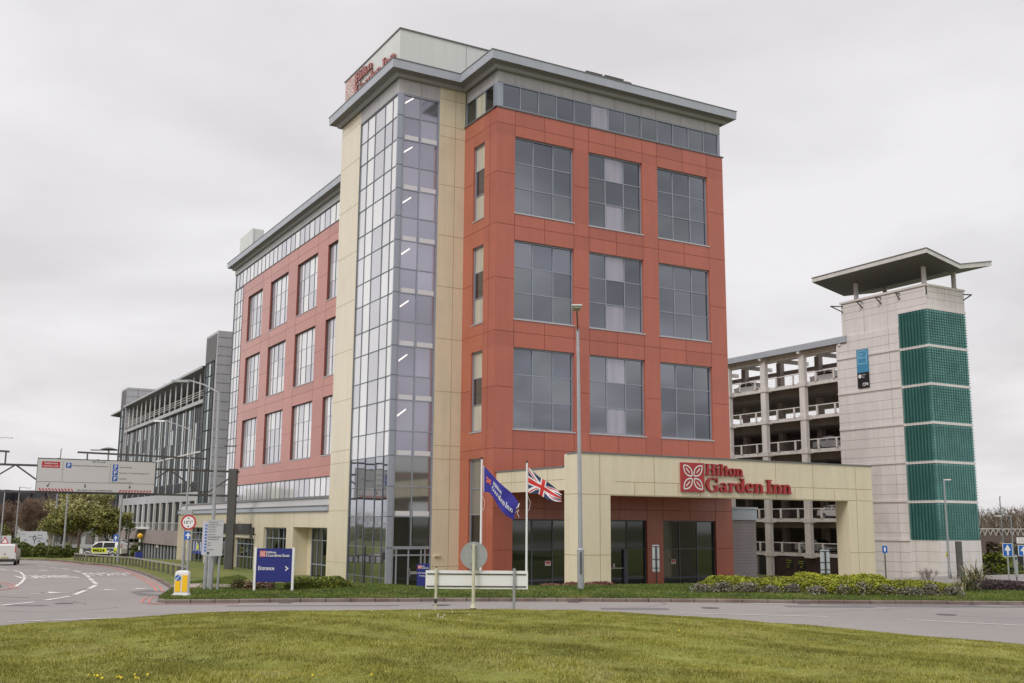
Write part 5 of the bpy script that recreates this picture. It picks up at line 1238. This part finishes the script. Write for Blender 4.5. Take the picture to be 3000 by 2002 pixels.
f2=flagmap([(.78,6.58),(1.06,6.33),(1.34,6.10),(1.64,5.93),(1.98,5.68),(2.3,5.36)],[(.78,5.43),(.98,5.40),(1.22,5.38),(1.5,5.22),(1.85,5.06),(2.28,5.04)],.11)
q=MB(ujb,ujr,flagw); n1,n2=96,48
for i in range(n1):
    for k in range(n2): q.face([f2(i/n1,k/n2),f2((i+1)/n1,k/n2),f2((i+1)/n1,(k+1)/n2),f2(i/n1,(k+1)/n2)],uj((i+.5)/n1,(k+.5)/n2))
tag(q.build('union_flag',smooth=True),'union flag flying from the right flagpole','flag')
# ================================================================ OVERHEAD GANTRY
t=thing('sign_gantry','dark steel sign gantry spanning the road, with a thick post by the hotel podium','gantry',(-23.3,89,.2))
q=MB(galvd); q.box(-23.62,-23.0,88.7,89.3,-.3,8.45); q.box(-24.0,-22.9,88.5,89.5,-.3,.15); q.build('post',t)
E0=Vector((-22.9,89.2,0)); E1=Vector((-55,70.5,0))
def GP(s,z): p=E0+(E1-E0)*s; return (p.x,p.y,z)
q=MB(galvd)
for z in (8.22,6.2): q.bar(GP(0,z),GP(1,z),.16,.16)
for i in range(13):
    s0,s1=i/13,(i+1)/13; z=(6.2,8.22) if i%2 else (8.22,6.2)
    q.bar(GP(s0,z[0]),GP(s1,z[1]),.11,.11)
    if i%2==0: q.bar(GP(s1,6.2),GP(s1,8.22),.09,.09)
q.build('truss',t)
q=MB(galvd)
for sa,sb in ((.075,.345),(.475,.62)):
    q.bar(GP(sa,9.2),GP(sb,9.35),.14,.14)
    for k in range(4): s=sa+(sb-sa)*(k+.15)/3.4; q.bar(GP(s,8.2),GP(s,9.25),.09,.09)
q.build('walkway_rail',t)
P0=Vector((-36.33,81.15,6.25)); dv=Vector((-28.75,85.65,0))-Vector((-36.33,81.15,0)); L=dv.length; ang=math.atan2(dv.y,dv.x)
sg=thing('overhead_sign','large white overhead lane sign with parking symbols and red striped ends','sign',tuple((P0+dv/2)))
b=MB(M('overhead_sign_face',(.62,.62,.61),.4),M('overhead_text',(.06,.06,.065),.6),redsg,blues,signw,trimb)
p=PL(P0,ang); p.box(b,0,L,0,2.55,-.12,0,0); 
for (x0,x1,z0,z1) in ((0,L,2.5,2.56),(0,L,0,.04),(0,.03,0,2.5),(L-.03,L,0,2.5)): p.rect(b,x0,x1,z0,z1,.006,5)
p.rect(b,.03,L-.03,.74,.765,.006,1)
p.rect(b,.32,1.62,1.82,2.3,.006,2); p.text(b,'Authorised',.48,2.1,.14,4,.012,w=.95); p.text(b,'vehicles only',.38,1.88,.14,4,.012,w=1.15)
for i in range(8): p.rect(b,1.82,1.85,.85+.19*i,.97+.19*i,.006,1); p.rect(b,5.32,5.35,.8+.19*i,.92+.19*i,.006,1)
p.text(b,'GET IN LANE',3.95,2.33,.10,1,.01,w=1.0)
def P_(x,z,s=.4): p.rect(b,x,x+s,z,z+s,.006,3); p.text(b,'P',x+s*.3,z+s*.15,s*.7,4,.012,bold=.03)
P_(2.05,1.85); p.text(b,'Premium Set Down (drop off zone)',2.52,1.98,.12,1,.01,w=2.6)
for i,(s_,w_) in enumerate((('Valet Parking',.95),('Car Park 1 2 3 (via A45, gate 217)',2.3),('Long Stay',.6))): P_(5.52,1.83-.45*i); p.text(b,s_,6.02,1.95-.45*i,.12,1,.01,w=w_)
p.text(b,'Multi storey car parks',5.5,.8,.08,1,.01,w=1.6)
for x,sl in ((.85,-.12),(3.55,0),(6.9,0)): p.poly(b,[(x-.03-sl,.66),(x+.03-sl,.66),(x+.03,.46),(x-.03,.46)],.006,1); p.poly(b,[(x-.1,.48),(x+.1,.48),(x,.34)],.008,1)
for i in range(11):
    x=.2+.23*i; p.poly(b,[(x,.25),(x+.11,.25),(x+.24,.06),(x+.13,.06)],.006,2)
    x=L-2.75+.23*i; p.poly(b,[(x+.13,.25),(x+.24,.25),(x+.11,.06),(x,.06)],.006,2)
p.text(b,"MAX HEIGHT 15'-1\" 4.6m BARRIER AHEAD",3.0,.1,.11,1,.01,w=2.6)
b.build('board',sg)
q=MB(galvd)
for x in (1.5,L/2,L-1.5): p.box(q,x-.08,x+.08,-.1,2.6,-.35,-.12,0)
q.build('bracket',sg)
P1=Vector((-45.5,75.62,6.35)); sg=thing('overhead_sign','second white overhead sign with a red warning triangle, cut by the left edge','sign',tuple(P1)); b=MB(M('overhead_sign_face',(.62,.62,.61)),redsg,M('overhead_text',(.06,.06,.065)),trimb,signw); p=PL(P1,ang); p.box(b,0,7.25,0,2.05,-.12,0,0)
p.rect(b,.03,7.2,.74,.765,.006,2); p.poly(b,[(6.0,1.0),(7.1,1.0),(6.55,1.9)],.006,1); p.poly(b,[(6.2,1.1),(6.9,1.1),(6.55,1.68)],.01,4); b.build('board',sg)
# ================================================================ SMALL THINGS AT THE LEFT
KR=[(-41.6,100.2),(-40.2,98.6),(-38.0,95.7),(-35.6,92.4),(-33.4,89.2),(-31.3,85.7),(-28.9,80.9),(-25.9,74.4),(-22.8,67.8),(-19.8,61.2),(-18.3,57.6)]
t=thing('knee_rail','long curved low timber knee rail along the grass verge','fence',(-30,84,.3)); 
KP=[]
for i in range(len(KR)-1):
    n=3
    for k in range(n): KP.append((KR[i][0]+(KR[i+1][0]-KR[i][0])*k/n+.75,KR[i][1]+(KR[i+1][1]-KR[i][1])*k/n+.55))
KP.append((KR[-1][0]+.75,KR[-1][1]+.55))
tim=M('weathered_timber',(.30,.28,.24),.9,var=.15,vs=2); timd=M('timber_post_dark',(.14,.13,.10),.9,var=.2,vs=2)
rail=MB(tim)
for i in range(len(KP)-1): 
    a,b_=KP[i],KP[i+1]; rail.bar((*a,gz(*a)+.62),(*b_,gz(*b_)+.62),.10,.10)
rail.build('rail',t)
for a in KP:
    q=MB(timd); q.box(a[0]-.06,a[0]+.06,a[1]-.06,a[1]+.06,gz(*a)-.1,gz(*a)+.57); q.build('post',t)
# cars
def car(label,loc,rz,L,Wd,Hh,kind,paint_,z=0.,name='parked_car',cat='car',group=None,extra=None):
    t=lthing(name,label,cat,loc,rz,group); hw=Wd/2
    if kind=='van': pr=[(0,.45),(0,1.05),(.25,1.12),(.95,1.3),(1.7,Hh-.08),(2.2,Hh),(L-.1,Hh),(L,Hh-.12),(L,.45)]; tp=1.3
    elif kind=='suv': pr=[(0,.5),(.02,.95),(.15,1.05),(1.05,1.14),(1.75,Hh-.05),(2.2,Hh),(L-.45,Hh),(L-.12,1.15),(L,1.05),(L,.5)]; tp=1.14
    else: pr=[(0,.32),(.02,.68),(.2,.75),(1.05,.92),(1.75,Hh-.05),(2.2,Hh),(L-1.3,Hh-.04),(L-.5,.98),(L-.06,.92),(L,.42)]; tp=.95
    def w_(z): return hw if z<=tp else hw-(z-tp)/(Hh-tp+1e-6)*hw*.2
    b=MB(paint_,trimb)
    for s in (-1,1): b.face([(x,s*w_(z),z) for x,z in pr][::s],0)
    for i in range(len(pr)):
        (x0,z0),(x1,z1)=pr[i],pr[(i+1)%len(pr)]; b.face([(x0,-w_(z0),z0),(x1,-w_(z1),z1),(x1,w_(z1),z1),(x0,w_(z0),z0)],0 if i<len(pr)-1 else 1)
    b.box(-.06,L+.06,-hw*.96,hw*.96,.3,.52,1); b.build('body',t)
    g=MB(cargl); zt=Hh-.12; zb=tp+.02
    xs={'van':[(1.15,1.75,2.3)],'suv':[(1.3,1.95,2.45),(2.55,2.6,L-.75)],'car':[(1.25,1.9,2.45),(2.55,2.55,L-1.0)]}[kind]
    for s in (-1,1):
        for (xa,xb,xc) in xs:
            y0=s*(w_(zb)+.006); y1=s*(w_(zt)+.006); g.face([(xa,y0,zb),(xc,y0,zb),(xc-(.02 if kind!='car' else .1),y1,zt),(xb,y1,zt)],0)
    i=3 if kind!='x' else 3; (x0,z0),(x1,z1)=pr[3],pr[4]
    g.face([(x0+.03,-w_(z0)+.08,z0+.05),(x0+.03,w_(z0)-.08,z0+.05),(x1-.03,w_(z1)-.08,z1),(x1-.03,-w_(z1)+.08,z1)],0)
    if kind=='car': g.face([(L-1.25,-hw*.78,Hh-.06),(L-1.25,hw*.78,Hh-.06),(L-.52,hw*.86,1.02),(L-.52,-hw*.86,1.02)],0)
    g.v=[(x,y,z+.012) for x,y,z in g.v]; g.build('window_glass',t)
    for x in (L*.19,L*.80):
        for s in (-1,1):
            q=MB(tyre,galv); q.tube((x,s*(hw-.2),.33),(x,s*(hw+.015),.33),.33,n=18); q.tube((x,s*(hw+.016),.33),(x,s*(hw+.02),.33),.2,n=14,m=1); q.build('wheel',t)
    for s in (-1,1):
        q=MB(lampr); zz=.75 if kind=='car' else 1.05; q.box(L-.03,L+.02,s*hw*.97-.09*(s>0),s*hw*.97+.09*(s<0),zz,zz+(.22 if kind=='car' else .5)); q.build('tail_lamp',t)
    return t
vz=terrain(-41.1,88.6)
t=car('white panel van seen from behind, cut by the left edge of the picture',(-39.5,92.4,vz),math.radians(-90-20),4.2,1.70,1.72,'van',carwh,name='white_van',cat='van')
dt=MB(trimb,M('number_plate',(.5,.45,.1),.5),M('van_joint',(.3,.3,.3),.6)); dt.box(4.2,4.225,-.03,.03,.85,.98,0); dt.box(4.2,4.22,-.28,.28,.6,.7,1); dt.box(4.2,4.212,-.72,.72,.55,.565,2); dt.box(4.2,4.23,-.8,.8,.34,.48,0); dt.build('door_furniture',t)
t.rotation_euler=(0,0,math.radians(-70)); t.location=(-42.9,92.0,vz)
pc=car('white patrol car with yellow side panels behind the knee rail',(-45.9,117.6,.25),math.radians(-2),4.55,1.9,1.78,'suv',carwh,name='patrol_car',cat='car')
pc.location=(-46.2,116.0,.12)
hv=MB(carli,black,M('patrol_blue_grey',(.10,.10,.14),.5)); y=-.955
for (x0,x1,z0,z1,m_) in ((1.35,2.95,.62,1.1,0),(3.75,4.3,.62,1.12,0),(.35,1.3,.82,1.08,2),(2.95,3.7,.85,1.08,2)): hv.face([(x0,y,z0),(x1,y,z0),(x1,y,z1),(x0,y,z1)],m_)
hv.face([(.05,-.75,1.02),(.05,.75,1.02),(.9,.75,1.15),(.9,-.75,1.15)],0)
put_text(hv,'M624',(1.5,y-.01,.68),(1,0,0),(0,0,1),width=1.25,height=.34,m=1,bold=.04); hv.build('livery_panel',pc)
al=MB(trimb)
for x in (.87,3.64):
    al.path([(x+.48*math.cos(a),-.952,.38+.48*math.sin(a)) for a in [i*PI/8 for i in range(9)]],.05,5)
al.build('wheel_arch',pc)
PCs=[(-57,150,'white'),(-52.5,149,'silver'),(-48.2,150.5,'white'),(-44.5,148.5,'white'),(-40.3,150,'silver'),(-62,148,'white'),(-66.5,147,'white'),(-53.5,160,'white'),(-47.5,161,'silver')]
nm_=['seen left of the budding tree trunk','between the two olive tree trunks','just left of the nearer olive tree','right of the nearer olive tree','beside the office tower foot','behind the small white road sign','behind the white van','in the far row left of the olive trees','in the far row right of the olive trees']
for i,(x,y,c_) in enumerate(PCs):
    car('distant parked %s car %s'%(c_,nm_[i]),(x,y,terrain(x,y)+.1 if terrain(x,y)>0 else .1),math.radians(random.uniform(-12,12)+(180 if i%2 else 0)),4.3,1.8,1.5,'car',carwh if c_=='white' else carsi,group='parked cars beyond the trees')
for (a,b,z,lb,mt) in ((53.4,14.6,1.36,'silver car parked on the first open deck of the car park',carsi),(53.4,11.4,4.7,'white car parked on the second open deck of the car park',carwh),(53.4,11.6,11.4,'silver car parked on the fourth open deck of the car park',carsi),(53.6,11.8,18.02,'white car parked on the top deck of the car park, right end',carwh),(53.6,23.2,18.02,'white car parked on the top deck of the car park, left bay',carwh)):
    car(lb,W(a,b,z),RZ+PI/2,4.4,1.8,1.45,'car',mt,group='cars in the multi storey car park')
# signs, beacon, lamp at the left
def simple_sign(name,label,x,y,z0,w,zb,zt,mat,draw=None,posts=(.2,.8),ang=0.):
    t=thing(name,label,'sign',(x,y,z0)); q=MB(mat,signw,black,redsg,blues); p=PL((x-w/2*math.cos(ang),y-w/2*math.sin(ang),0),ang); p.box(q,0,w,zb,zt,-.04,0,0)
    if draw: draw(p,q)
    q.build('board',t)
    for s in posts: a=p.p(w*s,0,-.08); r=MB(galv); r.tube((a[0],a[1],z0-.2),(a[0],a[1],zt),.06,n=8); r.build('post',t)
    return t
wsx,wsy=-49.9,112
def dsg(p,q):
    q.tube(p.p(1.5,2.25,.004),p.p(1.5,2.25,.008),.2,n=16,m=2); q.tube(p.p(1.5,2.25,.009),p.p(1.5,2.25,.012),.12,n=16,m=0)
    p.rect(q,1.46,1.54,1.7,2.6,.006,2)
    for i,(s_,x,z) in enumerate((('Airport',.1,2.6),('Car Parks',.9,2.35) ,('Long Stay',1.8,2.5),('Exit A45',1.8,2.2),('M42',1.85,1.9),('NEC',.4,2.0))): p.text(q,s_,x,z,.12,2,.014)
simple_sign('direction_board','small white roundabout direction board on posts in front of the bare trees',wsx,wsy,.3,2.75,1.5,2.95,M('sign_face_light_grey',(.52,.53,.56),.4),dsg,(.3,.5))
simple_sign('blue_board','plain blue board between posts behind the knee rail',-36.0,104,.3,.75,.45,1.12,navy,None,(0.,1.))
simple_sign('arrow_sign','small blue arrow plate on the lamp post near the patrol car',-36.1,97.9,.3,.42,2.2,2.85,blues,lambda p,q: uparrow(p,q,.21,2.27,.5,.5,.006,1),())
def dtr(p,q):
    p.poly(q,[(.95,1.75),(1.85,1.75),(1.4,2.5)],.006,3); p.poly(q,[(1.12,1.84),(1.68,1.84),(1.4,2.3)],.01,1); p.disc(q,.4,2.1,.3,.006,4); p.poly(q,[(.3,2.0),(.45,2.15),(.4,2.25),(.25,2.1)],.01,1)
simple_sign('warning_signs','blue disc and red triangle road signs above the white van',-50.9,107,.3,2.0,1.65,2.55,M('sign_face_light_grey',(.52,.53,.56)),dtr,(.2,.7))
t=thing('beacon','yellow globe crossing beacon on a black and white banded post','beacon',(-36.2,104.6,.3)); q=MB(orange); q.sphere((-36.2,104.6,2.65),.27); q.build('globe',t); q=MB(black,signw)
for i in range(6): q.tube((-36.2,104.6,.2+.37*i),(-36.2,104.6,.57+.37*i),.08,n=8,m=i%2)
q.build('banded_post',t)
t=thing('heritage_lamp','black heritage lantern post in front of the office building','street lamp',(-37.8,106,.3)); q=MB(black); q.tube((-37.8,106,.2),(-37.8,106,2.7),.07,.05,8); q.tube((-37.8,106,.2),(-37.8,106,.7),.13,.08,8); q.build('post',t)
q=MB(black,M('lantern_glass',(.2,.2,.18),.2)); q.tube((-37.8,106,2.7),(-37.8,106,3.05),.1,.2,6,1); q.tube((-37.8,106,3.05),(-37.8,106,3.3),.24,.04,6,0); q.tube((-37.8,106,3.3),(-37.8,106,3.5),.02,n=4,m=0); q.build('lantern',t)
t=shrub('potted_shrub','dark tall potted shrub standing between the patrol car and the blue board',-36.9,105.2,.42,1.0,hedgeg[:2],900,.12,z=.75); q=MB(M('pot_brown',(.12,.07,.05),.8)); q.tube((-36.9,105.2,.2),(-36.9,105.2,.75),.3,.38,10); q.build('pot',t)
B=thing('dark_building','distant dark cladded building behind the bare trees at the far left','building',(-88,185,0)); q=MB(darkb,M('distant_pale_wall',(.5,.5,.5),.7),M('distant_purple_band',(.10,.06,.09),.7)); q.box(-110,-58,186,200,3,9.3,0); q.box(-96,-86.5,182,186,-1,9.3,0); q.box(-84.5,-79,183,190,-1,5.4,1); q.box(-75,-66,185.6,186,6.3,7.4,2)
for i in range(20): q.box(-109+i*2.5,-108.9+i*2.5,185.5,186,3,9.3,2)
q.box(-110,-58,187,200,-1.5,3,1)
q.build('walls',B); q=MB(cpdark)
for i in range(12): q.box(-83+i*2.2,-81.6+i*2.2,186.9,187,.2,2.0)
q.build('openings',B)
B=thing('white_canopy','long low white canopy roof beyond the parked cars','canopy',(-60,156,0)); q=MB(white,galvd); q.box(-80,-45,154,160,3.0,3.3,0)
for i in range(8): q.box(-79+i*4.7,-78.8+i*4.7,154.2,154.4,-.5,3.0,1)
q.build('roof',B)
# footbridge and parapet at the right
B=thing('footbridge','dark bridge with a pale lattice parapet in front of the distant wood','bridge',(92,195,0)); q=MB(M('bridge_deck',(.12,.09,.08),.8)); q.box(78,104,196,199,1.6,2.7); q.box(84,87,196,199,-2,1.6); q.build('deck',B)
q=MB(M('lattice_pale',(.55,.53,.52),.6)); q.bar((78,196,3.9),(104,196,3.9),.15,.15)
for i in range(26): x=78+i; q.bar((x,196,2.7),(x+.5,196,3.9),.08,.08); q.bar((x+.5,196,3.9),(x+1,196,2.7),.08,.08)
q.build('lattice_parapet',B)
B=thing('dark_fence','long low dark fence at the far right edge','fence',(66,120,0)); q=MB(darkb); q.box(54,100,118,118.2,-1,1.9); q.build('panel',B)
# ================================================================ WORLD, SUN, CAMERA
wo=bpy.data.worlds.new('World'); SC.world=wo; wo.use_nodes=True; nt=wo.node_tree; N=nt.nodes; Lk=nt.links
for n in list(N): N.remove(n)
out=N.new('ShaderNodeOutputWorld'); bg1=N.new('ShaderNodeBackground'); bg2=N.new('ShaderNodeBackground'); mx=N.new('ShaderNodeMixShader')
sky=N.new('ShaderNodeTexSky'); sky.sky_type='NISHITA'; sky.sun_disc=False; sky.sun_elevation=math.radians(42); sky.sun_rotation=math.radians(215); sky.air_density=1.5; sky.dust_density=3
Lk.new(sky.outputs[0],bg1.inputs[0]); bg1.inputs[1].default_value=.07
tc=N.new('ShaderNodeTexCoord'); sep=N.new('ShaderNodeSeparateXYZ'); Lk.new(tc.outputs['Generated'],sep.inputs[0])
add=N.new('ShaderNodeMath'); add.operation='ADD'; add.inputs[1].default_value=.22; mxx=N.new('ShaderNodeMath'); mxx.operation='MAXIMUM'; mxx.inputs[1].default_value=0
Lk.new(sep.outputs[2],mxx.inputs[0]); Lk.new(mxx.outputs[0],add.inputs[0])
dv_=N.new('ShaderNodeVectorMath'); dv_.operation='DIVIDE'; cb=N.new('ShaderNodeCombineXYZ')
for i in range(3): Lk.new(add.outputs[0],cb.inputs[i])
Lk.new(tc.outputs['Generated'],dv_.inputs[0]); Lk.new(cb.outputs[0],dv_.inputs[1])
mp=N.new('ShaderNodeMapping'); mp.inputs['Scale'].default_value=(1,1,0); mp.inputs['Location'].default_value=(3.1,1.7,0); Lk.new(dv_.outputs[0],mp.inputs[0])
n1=N.new('ShaderNodeTexNoise'); n1.inputs['Scale'].default_value=1.5; n1.inputs['Detail'].default_value=7; n1.inputs['Roughness'].default_value=.5; n1.inputs['Distortion'].default_value=.3; Lk.new(mp.outputs[0],n1.inputs['Vector'])
rp=N.new('ShaderNodeMapRange'); rp.inputs[1].default_value=.36; rp.inputs[2].default_value=.62; Lk.new(n1.outputs['Fac'],rp.inputs[0])
cr=N.new('ShaderNodeMix'); cr.data_type='RGBA'; cr.inputs[6].default_value=(.75,.728,.742,1); cr.inputs[7].default_value=(.915,.893,.91,1); Lk.new(rp.outputs[0],cr.inputs[0])
# overcast skies brighten towards the zenith
zr=N.new('ShaderNodeMapRange'); zr.inputs[1].default_value=.45; zr.inputs[2].default_value=1.; zr.inputs[3].default_value=1.; zr.inputs[4].default_value=1.75; Lk.new(sep.outputs[2],zr.inputs[0])
vm=N.new('ShaderNodeVectorMath'); vm.operation='SCALE'; Lk.new(cr.outputs[2],vm.inputs[0]); Lk.new(zr.outputs[0],vm.inputs['Scale'])
bk=N.new('ShaderNodeTexNoise'); bk.inputs['Scale'].default_value=2.6; bk.inputs['Detail'].default_value=4; bk.inputs['Distortion'].default_value=.6; Lk.new(mp.outputs[0],bk.inputs['Vector'])
br_=N.new('ShaderNodeMapRange'); br_.inputs[1].default_value=.35; br_.inputs[2].default_value=.65; br_.inputs[3].default_value=.66; br_.inputs[4].default_value=1.12; Lk.new(bk.outputs['Fac'],br_.inputs[0])
ys=N.new('ShaderNodeMapRange'); ys.inputs[1].default_value=.1; ys.inputs[2].default_value=-.35; Lk.new(sep.outputs[1],ys.inputs[0])
ml=N.new('ShaderNodeMix'); ml.data_type='FLOAT'; ml.inputs[2].default_value=1.; Lk.new(ys.outputs[0],ml.inputs[0]); Lk.new(br_.outputs[0],ml.inputs[3])
vm2=N.new('ShaderNodeVectorMath'); vm2.operation='SCALE'; Lk.new(vm.outputs[0],vm2.inputs[0]); Lk.new(ml.outputs[0],vm2.inputs['Scale'])
Lk.new(vm2.outputs[0],bg2.inputs[0]); bg2.inputs[1].default_value=1.0
mx.inputs[0].default_value=.93; Lk.new(bg1.outputs[0],mx.inputs[1]); Lk.new(bg2.outputs[0],mx.inputs[2]); Lk.new(mx.outputs[0],out.inputs[0])
sl=bpy.data.lights.new('sun','SUN'); sl.energy=1.5; sl.angle=math.radians(22); sl.color=(1,.97,.93); so=bpy.data.objects.new('sun',sl); COL.objects.link(so)
az=math.radians(215); el=math.radians(42)
dirv=Vector((math.sin(az)*math.cos(el),math.cos(az)*math.cos(el),math.sin(el))); so.rotation_euler=dirv.to_track_quat('Z','Y').to_euler()
cam=bpy.data.cameras.new('camera'); co=bpy.data.objects.new('camera',cam); COL.objects.link(co); SC.camera=co
cam.sensor_width=36; cam.lens=36.987; cam.clip_start=.1; cam.clip_end=6000
p_,r_=.17241977,.00739988
F=Vector((0,math.cos(p_),math.sin(p_))); U=Vector((0,-math.sin(p_),math.cos(p_))); Xv=Vector((1,0,0))
X2=Xv*math.cos(r_)+U*math.sin(r_); U2=-Xv*math.sin(r_)+U*math.cos(r_)
co.matrix_world=Matrix(((X2.x,U2.x,-F.x,0),(X2.y,U2.y,-F.y,0),(X2.z,U2.z,-F.z,4.0),(0,0,0,1)))
SC.view_settings.view_transform='Standard'; SC.view_settings.look='None'; SC.view_settings.exposure=0; SC.view_settings.gamma=1
SC.render.resolution_x=1024; SC.render.resolution_y=683
